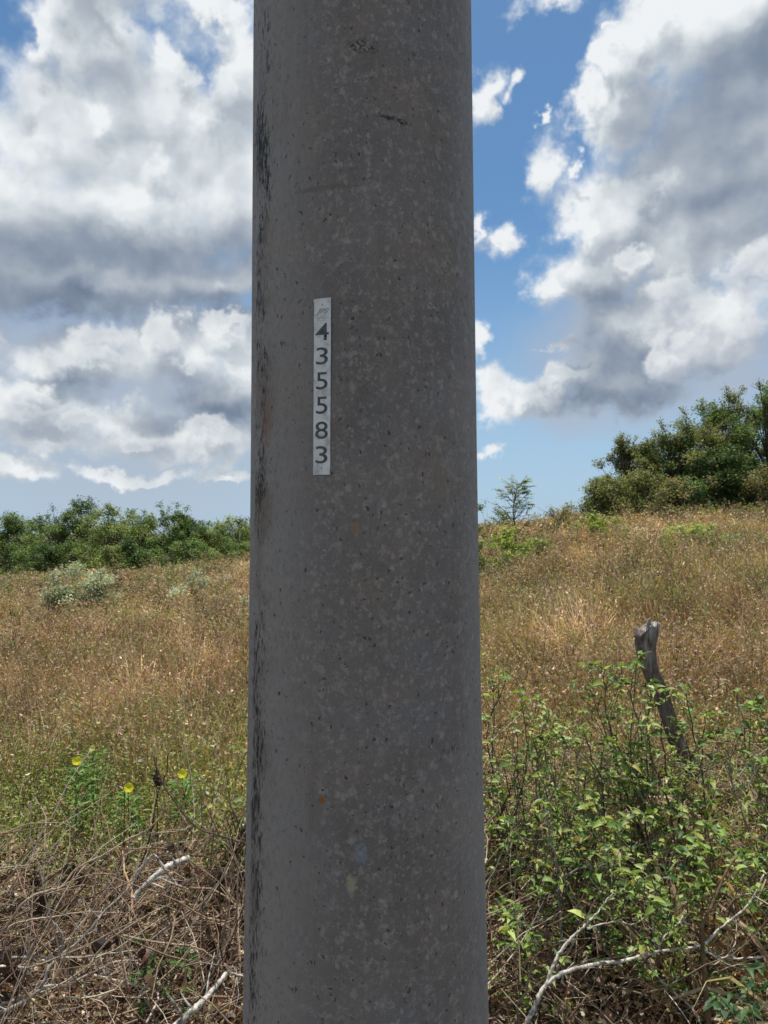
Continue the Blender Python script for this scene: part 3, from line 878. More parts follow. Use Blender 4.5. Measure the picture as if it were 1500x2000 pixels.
# field shrubs
G4 = 'small shrubs dotted over the field'
fs_ = [
    (158, 15, 1100, 115, 'silver', .055, 7000, 'pale silvery shrub standing in the dry grass at the left', 'shrub'),
    (374, 15, 1112, 80, 'silver', .055, 1800, 'small silvery shrub between the larger pale shrub and the pole', 'shrub'),
    (440, 18, 1115, 40, 'silver', .04, 500, 'tiny pale silvery shrub close to the left side of the pole', 'shrub'),
    (225, 18, 1092, 100, 'olive', .05, 1500, 'olive shrub right behind the pale silvery shrub', 'shrub'),
    (330, 21, 1078, 120, 'olive', .05, 1800, 'low wide olive shrub before the bushes left of the pole', 'shrub'),
    (420, 23, 1072, 110, 'olive', .05, 1600, 'dull olive shrub on the field edge near the pole', 'shrub'),
    (70, 23, 1098, 120, 'olive', .05, 1500, 'grey green shrub on the field edge at the far left', 'shrub'),
    (480, 12, 1160, 40, 'silver', .04, 500, 'grey leafed shrub half hidden by the left side of the pole', 'shrub'),
    (30, 9, 1190, 90, 'olive', .035, 900, 'loose green tuft shrub at the left edge below the tree line', 'shrub'),
    (985, 13, 1030, 110, 'lime', .055, 2600, 'yellow green shrub at the foot of the thin sapling', 'shrub'),
    (948, 12, 1040, 70, 'light', .05, 2000, 'bright green shrub touching the right side of the pole', 'shrub'),
    (1052, 13, 1056, 90, 'light', .05, 1900, 'green shrub right of the thin sapling', 'shrub'),
    (1167, 15, 1004, 96, 'lime', .055, 2400, 'lime green shrub below the left end of the hilltop thicket', 'shrub'),
    (1345, 12.5, 1016, 120, 'lime', .05, 1900, 'thin lime green shrub in the brown grass of the slope', 'shrub'),
    (1290, 12, 1060, 90, 'light', .045, 1200, 'small green shrub left of the thin lime one', 'shrub'),
    (1450, 12, 1040, 130, 'light', .045, 2200, 'loose green shrub on the slope near the right edge', 'shrub'),
    (1235, 9, 1120, 110, 'olive', .035, 1500, 'low olive weed shrub in the middle of the slope', 'shrub'),
    (1090, 19, 978, 90, 'olive', .05, 1800, 'grey brown shrub on the skyline right of the sapling', 'shrub'),
    (955, 18, 978, 80, 'mid', .055, 2200, 'olive shrub on the skyline beside the pole', 'shrub'),
]
for px, d, ty, wp, pal, lf, n, lab, cat in fs_:
    place_tree('shrub', px, d, ty, wp * 1.15, pal, lf, n, lab, cat, G4, trunk_r=.008, **(dict(low=.2, nclump=46, sprigs=6, openness=.2, cr=.27) if px == 158 else dict(low=.05, nclump=24, sprigs=9, openness=.7, cr=.20)))

# thin sapling against the sky
def sapling(px, d, top):
    x = at(px, 1000, d).x; z0 = gz(x, d); h = at(px, top, d).z - z0
    root = tag(empty('sapling', (x, d, z0)), 'thin feathery young tree standing alone against the sky right of the pole', 'tree')
    mt, ml = MB(), MB()
    trunk = resample([(0, 0, -.1), (.02, 0, h * .3), (-.03, .02, h * .6), (.03, 0, h * .8), (.06, 0, h)], 14)
    tubes(mt, trunk[None], np.linspace(.022, .004, 14)[None], BARKC[None] * .8, 6)
    lp, ld = [], []
    for k in range(38):
        s = RNG.uniform(.25, .97); p = trunk[int(s * 13)]
        a_ = RNG.uniform(0, 2 * math.pi); ln = (1.08 - s) * h * .34 + .20
        e_ = p + np.array([math.cos(a_) * ln * .75, math.sin(a_) * ln * .75, ln * .75])
        e_[2] = min(e_[2], h)
        br = bez(p[None], (p + (e_ - p) * .4 + [0, 0, -.03])[None], (p + (e_ - p) * .7)[None], e_[None], 6)
        tubes(mt, br, np.linspace(.008, .002, 6)[None], BARKC[None], 4)
        for q in range(5):
            t_ = RNG.uniform(.35, 1); pp = br[0][int(t_ * 5)]
            dv = nrm(np.array([math.cos(a_) + RNG.normal(0, .6), math.sin(a_) + RNG.normal(0, .6), RNG.uniform(-.1, .5)]))
            fl = RNG.uniform(.10, .22)
            tubes(mt, np.stack([pp, pp + dv * fl])[None], np.array([[.0025, .001]]), BARKC[None], 3)
            for w_ in np.linspace(.1, 1, 9):
                for sgn in (-1, 1):
                    lp.append(pp + dv * fl * w_); ld.append(dv * .4 + sgn * np.cross(dv, [0, 0, 1]) + [0, 0, RNG.normal(0, .2)])
    n = len(lp)
    stamp(ml, SLEAF_V, SLEAF_F, np.array(lp), nrm(np.array(ld)), np.tile([0, 0, 1.], (n, 1)) + rdir(n) * .3, RNG.uniform(.04, .07, n), .024, .03, pick(PAL['light'][0] + PAL['lime'][0], n, None, .2))
    mt.build('trunk', M_BARK, parent=root, smooth=True); ml.build('crown', M_FAR, parent=root)
sapling(1005, 16, 938)

# ------------------------------------------------------------------ dry grass over the field (uncountable)
STRAW = np.array([(.58, .41, .25), (.48, .295, .17), (.38, .20, .11), (.55, .385, .30), (.74, .58, .42)])
GREENS = np.array([(.23, .27, .06), (.30, .33, .09), (.15, .20, .04), (.38, .35, .13)])
def field_xy(n, y0, y1, tmax=.82, power=1.0):
    y = np.exp(RNG.uniform(math.log(y0), math.log(y1), n))
    t = RNG.uniform(-tmax, tmax, n)
    return t * y, y
def greenness(x, y):
    t = x / y
    g = .07 + .50 * (fbm2(x, y, .55, 9) - .42) * 2
    near_left = np.clip(1 - np.abs(y - 3.5) / 2.9, 0, 1) ** 1.2 * (t < 0) * (.35 + 1.1 * fbm2(x, y, 1.6, 33))
    near_right = np.clip(1 - np.abs(y - 3.0) / 1.6, 0, 1) * (t > 0) * .7
    far = np.clip((y - 14) / 22, 0, 1) * .28
    return np.clip(g + near_left + near_right + far, .04, .92)
def grass_colour(x, y, n, bright=1.0):
    k = fbm2(x, y, .35, 20); k2 = fbm2(x, y, .9, 27)
    wts = np.stack([.9 + 0 * k, .3 + 1.7 * k, .2 + 1.8 * np.clip(k2 - .35, 0, 1) * 2, .4 + 1.2 * np.clip(.6 - k, 0, 1), .35 + 0 * k], 1)
    wts /= wts.sum(1, keepdims=True)
    r = RNG.random((n, 1)); idx = (np.cumsum(wts, 1) < r).sum(1).clip(0, 4)
    c = STRAW[idx]
    gi = RNG.random(n) < greenness(x, y)
    c[gi] = GREENS[RNG.integers(0, 4, gi.sum())]
    tone = .55 + .9 * fbm2(x, y, 1.3, 40)
    tone *= np.where(vnoise(x, y, 2.7, 61) < .3, .7, 1.08)
    return c * np.exp(RNG.normal(0, .24, (n, 1))) * tone[:, None] * bright * 1.02

mb = MB()
N = 100000
x, y = field_xy(N, 2.9, 44)
# leave the footprint of the pole's front clear
ok = ~((np.abs(x) < .25) & (y < 1.6)); x, y = x[ok], y[ok]; N = len(x)
z = ground_z(x, y)
cl = vnoise(x, y, 2.3, 71) * .6 + vnoise(x, y, 5.1, 73) * .4
hh = RNG.uniform(.16, .46, N) * (.35 + 1.35 * cl) * np.where(y < 4, .8, 1)
lean = nrm(np.stack([RNG.normal(.10, .55, N), RNG.normal(0, .5, N), np.ones(N)], 1))
wd = np.maximum(.0028, .00085 * y) * RNG.uniform(.6, 1.5, N)
colr = grass_colour(x, y, N)
P0 = np.stack([x, y, z - .02], 1)
up = rdir(N, -.3, .3)
stamp(mb, BL_V, BL_F, P0, lean, up, hh, wd, hh * .5, colr)
# blades from the tuft
for rep in range(2):
    p = P0 + rdir(N) * .05 * [1, 1, 0]
    ln = nrm(np.stack([RNG.normal(0, .75, N), RNG.normal(0, .75, N), RNG.uniform(.5, 1.2, N)], 1))
    L = hh * RNG.uniform(.4, .85, N)
    stamp(mb, BL_V, BL_F, p, ln, rdir(N, -.3, .3), L, wd * 1.3, -L * .8, grass_colour(x, y, N, .9))
# curled leaf ends and spikelets that catch the sun
for rep in range(4):
    s = RNG.uniform(.35, 1.0, N)
    p = P0 + lean * (hh * s)[:, None] + rdir(N) * (.02 + .002 * y)[:, None]
    p[:, 2] = np.maximum(p[:, 2], z + .02)
    L = np.maximum(.024, .0034 * y) * RNG.uniform(.5, 1.6, N)
    c_ = grass_colour(x, y, N, 1.12)
    hi = RNG.random(N) < .22
    c_[hi] = pick([(.72, .60, .44), (.62, .48, .34), (.70, .56, .48)], hi.sum(), None, .12)
    stamp(mb, CURL_V, CURL_F, p, nrm(rdir(N, -.5, .9) + [0, 0, .35]), rdir(N), L, L * RNG.uniform(.18, .4, N), L, c_)
# tussocks
nT = 4600
tx, ty = field_xy(nT, 3.0, 38); tz = ground_z(tx, ty)
kb = 34
hueT = STRAW[RNG.integers(0, 5, nT)] * np.exp(RNG.normal(0, .38, (nT, 1)))
gsel = RNG.random(nT) < .16; hueT[gsel] = GREENS[RNG.integers(0, 4, gsel.sum())] * 1.2
hueT[RNG.random(nT) < .24] = np.array([.15, .10, .075])
hT = RNG.uniform(.22, .58, nT) * np.where(ty < 4, .7, 1); wT = RNG.uniform(.04, .13, nT) * (1 + ty / 18)
I = np.repeat(np.arange(nT), kb); n = len(I)
o2 = RNG.normal(0, 1, (n, 2)) * wT[I][:, None]
dT = nrm(np.stack([o2[:, 0] * 3 + RNG.normal(0, .25, n), o2[:, 1] * 3 + RNG.normal(0, .25, n), np.ones(n) * .8], 1))
pT = np.stack([tx[I] + o2[:, 0] * .5, ty[I] + o2[:, 1] * .5, tz[I] - .01], 1)
LT = hT[I] * RNG.uniform(.45, 1.1, n); wdT = np.maximum(.003, .0010 * ty[I])
cT = hueT[I] * np.exp(RNG.normal(0, .2, (n, 1)))
stamp(mb, BL_V, BL_F, pT, dT, rdir(n, -.3, .3), LT, wdT, -LT * RNG.uniform(0, .9, n), cT)
LL = np.maximum(.022, .0032 * ty[I]) * RNG.uniform(.5, 1.5, n)
stamp(mb, CURL_V, CURL_F, pT + dT * (LT * RNG.uniform(.6, 1, n))[:, None], nrm(dT + rdir(n)), rdir(n), LL, LL * .3, LL, cT * 1.2)
tag(mb.build('dry_grass', M_DRY), 'dry tan and rust grass covering the whole field', 'grass', kind='stuff')

# green weeds among the grass
mb = MB()
N = 34000
x, y = field_xy(N, 2.5, 14)
keep = RNG.random(N) < greenness(x, y) ** 1.3 * 1.3
x, y = x[keep], y[keep]
nl = 7
nt_ = len(x)
z = ground_z(x, y)
H_ = RNG.uniform(.12, .42, nt_) * np.where(y > 5, .9, 1.0)
ln = nrm(np.stack([RNG.normal(0, .25, nt_), RNG.normal(0, .25, nt_), np.ones(nt_)], 1))
P0 = np.stack([x, y, z], 1)
tubes(mb, np.stack([P0, P0 + ln * (H_ * .5)[:, None], P0 + ln * H_[:, None] + [0, 0, .01]], 1), np.maximum(.0010, .0003 * y)[:, None] * np.array([[1.2, 1, .5]]), pick([(.16, .17, .07), (.22, .16, .08)], nt_, None, .2), 3)
for q in range(nl):
    s = RNG.uniform(.3, 1.02, nt_)
    p = P0 + ln * (H_ * s)[:, None]
    X = rdir(nt_, -.1, .8)
    L = np.maximum(.02, .0034 * y) * RNG.uniform(.6, 1.4, nt_)
    stamp(mb, LEAF_V, LEAF_F, p, X, np.tile([0, 0, 1.], (nt_, 1)) + rdir(nt_) * .4, L, L * RNG.uniform(.25, .5, nt_), L, pick([(.18, .28, .04), (.28, .38, .07), (.40, .46, .12), (.46, .47, .18), (.09, .16, .03)], nt_, None, .2))
# loose weedy tufts further out in the field
nc = 420
cx, cy = field_xy(nc, 4.5, 32)
for q in range(nc):
    y_ = cy[q]; n = int(RNG.integers(110, 300)); hgt = RNG.uniform(.38, .75) * (.7 if y_ < 9 else 1); wr = RNG.uniform(.14, .38) * (1 + y_ / 30)
    pal_ = [[(.28, .34, .07), (.36, .40, .12), (.19, .26, .05)], [(.26, .24, .12), (.33, .29, .17), (.18, .17, .08)], [(.30, .19, .11), (.20, .12, .07), (.38, .26, .17)], [(.30, .36, .10), (.22, .30, .07), (.36, .38, .16)]][RNG.choice(4, p=[.3, .33, .25, .12])]
    z_ = gz(cx[q], y_)
    ns = 9
    e_ = np.stack([RNG.normal(0, wr, ns), RNG.normal(0, wr, ns), RNG.uniform(.6, 1, ns) * hgt], 1)
    b_ = np.array([cx[q], y_, z_])
    tubes(mb, np.stack([np.tile(b_, (ns, 1)), b_ + e_ * [.35, .35, .55], b_ + e_], 1), max(.0016, .0003 * y_) * np.array([[1.3, 1, .5]]), pick([(.20, .15, .10)], ns, None, .2), 3)
    ii = RNG.integers(0, ns, n); t_ = RNG.uniform(.3, 1.05, n)[:, None]
    p = b_ + e_[ii] * [1, 1, 1] * t_ + rdir(n) * .05
    L = max(.022, .0030 * y_) * RNG.uniform(.6, 1.5, n)
    stamp(mb, LEAF_V if y_ < 9 else SLEAF_V, LEAF_F if y_ < 9 else SLEAF_F, p, rdir(n, -.2, .8), rdir(n) * .6 + [0, 0, .8], L, L * RNG.uniform(.3, .55, n), L, pick(pal_, n, None, .2))
tag(mb.build('weeds', M_LEAF), 'green leafy weeds scattered through the near dry grass', 'weeds', kind='stuff')

# ------------------------------------------------------------------ dead twig tangle and litter on the near ground
TW = [(.44, .33, .235), (.28, .18, .12), (.66, .56, .43), (.09, .055, .038), (.48, .34, .21)]
def tangle(region, n, hmax, rad=(.0008, .0024), seedcol=TW, lift=1.0, short=1.0):
    mb = MB()
    (x0, x1, y0, y1) = region
    Kp = 8
    x = RNG.uniform(x0, x1, n); y = RNG.uniform(y0, y1, n)
    L = RNG.uniform(.10, .55, n) * short
    dirs = nrm(np.stack([RNG.normal(.6, .6, n), RNG.normal(0, .55, n), RNG.normal(.12, .35, n)], 1))
    envelope = hmax * (.45 + .9 * fbm2(x, y, 2.2, 3))
    z = ground_z(x, y) + RNG.random(n) ** .8 * envelope * lift
    P = np.empty((n, Kp, 3)); P[:, 0] = np.stack([x, y, z], 1)
    dcur = dirs.copy(); bend = rdir(n) * .22
    for k in range(1, Kp):
        dcur = nrm(dcur + bend + RNG.normal(0, .16, (n, 3)))
        P[:, k] = P[:, k - 1] + dcur * (L / (Kp - 1))[:, None]
    P[:, :, 2] = np.maximum(P[:, :, 2], ground_z(P[:, :, 0], P[:, :, 1]) + .004)
    r0 = RNG.uniform(rad[0], rad[1], n) * (L / .4).clip(.5, 1.5)
    tubes(mb, P, r0[:, None] * np.linspace(1, .35, Kp)[None], pick(seedcol, n, [4, 3, 2, 2, 3], .22), 4)
    return mb, P
LR = (-2.1, .15, 1.75, 2.72)
mb, P = tangle(LR, 5200, .42, rad=(.0010, .0034))
mbx, _ = tangle(LR, 4200, .44, rad=(.0006, .0013), seedcol=[(.54, .41, .28), (.38, .26, .16), (.68, .57, .42), (.20, .12, .075), (.36, .22, .13)], short=.45)
for q in range(len(mbx.v)): mb.add(mbx.v[q], mbx.f[q], mbx.c[q])
tag(mb.build('twig_tangle', M_TWIG, smooth=True), 'tangled heap of thin dead grey twigs left of the pole foot', 'twigs', kind='stuff')
mb, P = tangle((.15, 2.1, 1.75, 3.2), 3000, .34)
tag(mb.build('twig_tangle', M_TWIG, smooth=True), 'dead brown twigs tangled under the green shrubs right of the pole', 'twigs', kind='stuff')

def litter(region, n, hmax, cols, w, size=(.010, .030)):
    mb = MB()
    x = RNG.uniform(region[0], region[1], n); y = RNG.uniform(region[2], region[3], n)
    env = hmax * (.3 + 1.0 * fbm2(x, y, 2.2, 3))
    z = ground_z(x, y) + RNG.random(n) ** 1.2 * env
    L = RNG.uniform(*size, n)
    stamp(mb, CURL_V, CURL_F, np.stack([x, y, z], 1), rdir(n, -.8, .8), rdir(n), L, L * RNG.uniform(.2, .6, n), L * 1.4, pick(cols, n, w, .25))
    return mb
LC = [(.60, .46, .32), (.30, .17, .10), (.06, .04, .03), (.76, .64, .48), (.40, .24, .14)]
mb = litter((-2.1, .15, 1.7, 2.95), 72000, .42, LC, [4, 3, 3, 2, 3])
mb2 = litter((.15, 2.1, 1.7, 3.4), 30000, .26, LC, [3, 3, 3, 1, 3]); 
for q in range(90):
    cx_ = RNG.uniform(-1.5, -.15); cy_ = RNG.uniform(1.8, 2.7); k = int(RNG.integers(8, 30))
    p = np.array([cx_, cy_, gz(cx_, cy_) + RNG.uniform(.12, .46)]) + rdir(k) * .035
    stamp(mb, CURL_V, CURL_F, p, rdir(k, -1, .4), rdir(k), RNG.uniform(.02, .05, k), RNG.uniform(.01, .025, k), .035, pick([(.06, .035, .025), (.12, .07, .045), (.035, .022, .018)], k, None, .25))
tag(mb.build('leaf_litter', M_DRY), 'dry curled leaf litter and straw below the dead twigs on the left', 'litter', kind='stuff')
tag(mb2.build('leaf_litter', M_DRY), 'dry curled leaf litter below the green shrubs on the right', 'litter', kind='stuff')
# long dry blades at the lower right
mb = MB()
n = 1500
c0 = np.stack([RNG.uniform(.75, 1.6, n), RNG.uniform(1.75, 2.6, n)], 1)
P0 = np.stack([c0[:, 0], c0[:, 1], ground_z(c0[:, 0], c0[:, 1])], 1)
P0[:, 2] += RNG.uniform(0, .2, n)
X = nrm(np.stack([RNG.normal(-.1, .8, n), RNG.normal(-.1, .6, n), RNG.uniform(.3, 1.3, n)], 1))
L = RNG.uniform(.15, .5, n)
p1 = P0 + X * (L * .5)[:, None]; p2 = p1 + (X * .7 + [0, 0, -.35]) * (L * .35)[:, None]; p3 = p2 + (X * .6 + [0, 0, -.9]) * (L * .3)[:, None]
side = nrm(np.cross(X, rdir(n))) * RNG.uniform(.0015, .0045, n)[:, None]
Vs = np.stack([P0 - side, P0 + side, p1 - side, p1 + side, p2 - side * .8, p2 + side * .8, p3], 1)
fb = np.array([(0, 1, 3), (0, 3, 2), (2, 3, 5), (2, 5, 4), (4, 5, 6)])
mb.add(Vs.reshape(-1, 3), (np.arange(n)[:, None, None] * 7 + fb[None]).reshape(-1, 3), np.repeat(pick([(.50, .38, .24), (.62, .50, .34), (.36, .23, .12)], n, None, .2), 7, 0))
tag(mb.build('straw', M_DRY), 'long arching dry straw blades at the lower right', 'grass', kind='stuff')

# ------------------------------------------------------------------ fallen branches, each a thing
def branch(name, paths, label, group, colr, cat='branch', mat=None, sides=8, knots=.09):
    """paths: list of (points [(px,py,d)...], r0, r1)"""
    mat = mat or M_LICHEN
    p0 = at(*paths[0][0][0])
    root_loc = np.array(p0)
    root = tag(empty(name, root_loc), label, cat, group)
    for k, (pts, r0, r1) in enumerate(paths):
        w = np.array([at(*q) for q in pts]) - root_loc
        Kp = 10 + len(pts) * 6
        c_ = resample(w, Kp)
        c_[1:-1] += RNG.normal(0, .0007, (Kp - 2, 3))
        rad = np.linspace(r0, r1, Kp) * np.exp(RNG.normal(0, knots, Kp))
        mb = MB(); cc = np.array(colr) * np.exp(RNG.normal(0, .12, (Kp, 1)))
        tubes(mb, c_[None], rad[None], cc[None], sides, cap=True)
        # side twiglets
        nt = RNG.integers(2, 5)
        for q in range(nt):
            i_ = RNG.integers(2, Kp - 2); dv = nrm(c_[i_ + 1] - c_[i_] + RNG.normal(0, .02, 3) * 1.0)
            e_ = c_[i_] + nrm(dv + rdir(1)[0] * .8) * RNG.uniform(.03, .12)
            tubes(mb, np.stack([c_[i_], (c_[i_] + e_) / 2 + RNG.normal(0, .004, 3), e_])[None], np.array([[rad[i_] * .45, rad[i_] * .3, rad[i_] * .15]]), cc[None, :1, :].reshape(1, 3), 5)
        mb.build('stem' if k == 0 else 'side_shoot', mat, parent=root, smooth=True)
    return root
GW, GB = (.78, .72, .62), (.50, .38, .27)
GL = 'dead branches lying on the heap left of the pole'
branch('fallen_branch', [([(262, 1752, 2.12), (300, 1713, 2.14), (333, 1690, 2.17), (368, 1677, 2.22)], .0068, .0098),
                         ([(268, 1705, 2.08), (292, 1676, 2.06), (303, 1672, 2.06), (322, 1698, 2.07), (340, 1722, 2.1)], .0042, .0028)],
       'thick white lichen covered branch lying in the green weeds above the twig heap', GL, GW)
branch('fallen_branch', [([(335, 2012, 1.66), (372, 1977, 1.69), (405, 1946, 1.73), (443, 1900, 1.79)], .0082, .0056),
                         ([(443, 1900, 1.79), (462, 1903, 1.79), (490, 1912, 1.79)], .0024, .0016)],
       'straight white branch slanting up at the bottom beside the pole', GL, GW)
branch('fallen_branch', [([(-15, 1850, 2.1), (47, 1763, 2.12), (93, 1740, 2.14), (120, 1732, 2.15), (150, 1697, 2.18), (207, 1667, 2.2), (267, 1632, 2.24), (350, 1623, 2.26), (372, 1612, 2.28)], .0042, .0018),
                         ([(120, 1732, 2.15), (150, 1716, 2.16), (190, 1706, 2.17), (230, 1708, 2.18)], .0020, .0010),
                         ([(267, 1632, 2.24), (295, 1615, 2.25), (316, 1590, 2.26), (324, 1566, 2.26)], .0022, .0012)],
       'long arching grey brown branch rising from the left edge over the heap', GL, GB, mat=M_TWIG)
branch('fallen_branch', [([(-15, 1970, 1.95), (73, 1933, 1.98), (97, 1890, 2.0), (117, 1867, 2.02), (160, 1833, 2.05), (207, 1777, 2.1), (247, 1740, 2.13), (273, 1703, 2.15), (292, 1676, 2.17)], .0052, .0020),
                         ([(117, 1867, 2.02), (123, 1830, 2.03), (100, 1796, 2.03), (92, 1790, 2.03)], .0026, .0016)],
       'grey forked branch climbing from the lower left to the white branch', GL, (.42, .38, .33), mat=M_TWIG)
branch('fallen_branch', [([(-12, 1985, 1.9), (53, 1953, 1.92), (90, 1927, 1.94), (133, 1925, 1.95), (160, 1910, 1.96), (200, 1890, 1.98), (230, 1878, 2.0), (270, 1876, 2.02)], .0050, .0020)],
       'pale branch curving across the bottom left corner', GL, (.48, .44, .38), mat=M_TWIG)
branch('fallen_branch', [([(-10, 1870, 2.0), (60, 1870, 2.0), (133, 1871, 2.02), (220, 1862, 2.04), (300, 1850, 2.06)], .0036, .0018)],
       'thin pale branch lying almost level across the heap', GL, (.46, .42, .37), mat=M_TWIG)
branch('fallen_branch', [([(-12, 1888, 1.97), (30, 1889, 1.97), (64, 1892, 1.98)], .0045, .0030)],
       'short pale stick at the left edge of the heap', GL, (.55, .50, .42), mat=M_TWIG)
branch('fallen_branch', [([(-6, 1866, 2.05), (7, 1853, 2.05), (20, 1810, 2.06), (60, 1797, 2.08), (110, 1790, 2.1), (160, 1782, 2.12), (240, 1782, 2.15)], .0042, .0016)],
       'bent brown branch hooking up from the left edge', GL, GB, mat=M_TWIG)
branch('fallen_branch', [([(120, 2005, 1.9), (187, 1930, 1.95), (247, 1880, 2.0), (317, 1817, 2.06), (370, 1778, 2.1)], .0030, .0014)],
       'thin straight twig slanting up through the middle of the heap', GL, (.44, .39, .33), mat=M_TWIG)
branch('fallen_branch', [([(194, 1866, 2.0), (206, 1912, 1.98), (217, 1947, 1.97), (211, 1985, 1.95)], .0034, .0020)],
       'short crooked pale twig hanging down in the middle of the heap', GL, (.60, .52, .42), mat=M_TWIG)
branch('fallen_branch', [([(300, 1478, 2.3), (306, 1500, 2.3), (330, 1550, 2.3), (380, 1612, 2.32), (430, 1632, 2.34), (490, 1650, 2.36)], .0016, .0036),
                         ([(380, 1612, 2.32), (350, 1640, 2.3), (310, 1650, 2.28), (262, 1668, 2.25)], .0024, .0014),
                         ([(430, 1632, 2.34), (400, 1570, 2.35), (375, 1530, 2.36)], .0020, .0010)],
       'dark brown twig rising left of the pole below the yellow flowers', GL, (.17, .12, .09), mat=M_TWIG)
branch('fallen_branch', [([(214, 1925, 2.0), (260, 1912, 2.0), (300, 1916, 2.0), (330, 1940, 1.98), (360, 1965, 1.97)], .0022, .0012)],
       'thin brown twig bowed over a dark gap in the heap', GL, GB, mat=M_TWIG)
branch('fallen_branch', [([(180, 1660, 2.3), (190, 1705, 2.27), (200, 1730, 2.25), (225, 1750, 2.22), (240, 1782, 2.2)], .0020, .0012)],
       'dark thin twig dropping into the heap from the weeds', GL, (.14, .10, .08), mat=M_TWIG)
branch('fallen_branch', [([(240, 1827, 2.0), (300, 1840, 2.0), (380, 1850, 2.0), (420, 1872, 2.0), (470, 1905, 2.0)], .0030, .0018)],
       'grey twig sagging towards the foot of the pole', GL, GB, mat=M_TWIG)
# right side
GRR = 'bare branches among the shrubs right of the pole'
branch('bare_branch', [([(1018, 2020, 1.62), (1040, 1975, 1.63), (1063, 1929, 1.65), (1106, 1898, 1.66), (1167, 1882, 1.68), (1214, 1877, 1.70), (1287, 1859, 1.73), (1365, 1848, 1.76), (1407, 1813, 1.78), (1461, 1767, 1.8), (1492, 1708, 1.82)], .0054, .0018),
                       ([(1063, 1929, 1.65), (1094, 1859, 1.68), (1137, 1813, 1.7), (1167, 1782, 1.72), (1200, 1740, 1.75)], .0040, .0012),
                       ([(1287, 1859, 1.73), (1292, 1836, 1.74), (1327, 1801, 1.76), (1336, 1780, 1.77)], .0026, .0014),
                       ([(1365, 1848, 1.76), (1400, 1868, 1.75), (1450, 1872, 1.75), (1510, 1866, 1.76)], .0026, .0016),
                       ([(1146, 1813, 1.7), (1200, 1800, 1.7), (1235, 1805, 1.7), (1262, 1790, 1.7), (1300, 1760, 1.72)], .0020, .0010)],
       'long pale grey forked branch arching across the bottom right corner', GRR, (.78, .71, .60))
branch('bare_branch', [([(1262, 1870, 1.85), (1275, 1895, 1.83), (1300, 1925, 1.8), (1350, 1968, 1.78), (1370, 2005, 1.75)], .0032, .0022)],
       'pale twig hanging below the long arching branch', GRR, (.50, .47, .42))
branch('bare_branch', [([(1090, 1735, 2.0), (1094, 1780, 2.0), (1098, 1850, 1.98), (1100, 1930, 1.95)], .0034, .0042),
                       ([(1094, 1770, 2.0), (1088, 1690, 2.02), (1072, 1620, 2.05), (1060, 1560, 2.08)], .0030, .0014),
                       ([(1094, 1716, 2.0), (1145, 1692, 1.98), (1190, 1694, 1.96), (1222, 1676, 1.95), (1245, 1645, 1.95)], .0030, .0018)],
       'upright grey forked stem near the right side of the pole', GRR, (.42, .38, .34))
branch('bare_branch', [([(1385, 2010, 1.7), (1378, 1930, 1.72), (1372, 1850, 1.74), (1370, 1810, 1.75), (1392, 1765, 1.77), (1420, 1700, 1.8), (1440, 1672, 1.82)], .0062, .0022)],
       'thick brown curved stem crossing in front at the lower right', GRR, (.20, .13, .07), mat=M_TWIG)
branch('bare_branch', [([(1443, 1516, 2.2), (1475, 1480, 2.2), (1510, 1455, 2.2)], .0022, .0014), ([(1458, 1545, 2.2), (1480, 1500, 2.2), (1512, 1480, 2.2)], .0020, .0012)],
       'pair of thin pale twigs at the right edge above the fence post foot', GRR, (.50, .46, .38), mat=M_TWIG)

# ------------------------------------------------------------------ old leaning fence post
pp = [(1262, 1222, 3.02), (1259, 1262, 3.02), (1270, 1310, 3.02), (1288, 1350, 3.02), (1304, 1400, 3.01), (1322, 1450, 3.0), (1352, 1505, 2.99), (1388, 1552, 2.98), (1425, 1598, 2.97), (1470, 1670, 2.95), (1520, 1760, 2.93)]
W_ = np.array([at(*q) for q in pp]); Kp = 90
cpt = resample(W_, Kp)
base_l = cpt[-1].copy(); base_l[2] = gz(base_l[0], base_l[1])
root = tag(empty('fence_post', base_l), 'weathered grey wooden post with a jagged top leaning behind the green shrub', 'fence post')
rad = np.interp(np.linspace(0, 1, Kp), [0, .04, .1, .2, .35, .6, 1], [.044, .045, .040, .032, .030, .034, .05])
sides = 40
Tn = nrm(np.gradient(cpt, axis=0)); A = nrm(np.cross(Tn, np.array([0, 1., 0]))); B = np.cross(Tn, A)
ang = np.arange(sides) * 2 * math.pi / sides
V = np.empty((Kp, sides, 3)); 
for k in range(Kp):
    s = k / Kp
    rr = rad[k] * (1 + .13 * np.sin(ang * 3 + s * 5) + .09 * np.sin(ang * 7 + s * 9 + 1) + .05 * np.sin(ang * 13 - s * 14))
    rr *= 1 - .38 * np.exp(-(((ang - 4.1 + s * 1.0 + math.pi) % (2 * math.pi) - math.pi) / .30) ** 2)     # long split
    V[k] = cpt[k] + rr[:, None] * (np.cos(ang)[:, None] * A[k] * 1.0 + np.sin(ang)[:, None] * B[k] * .8)
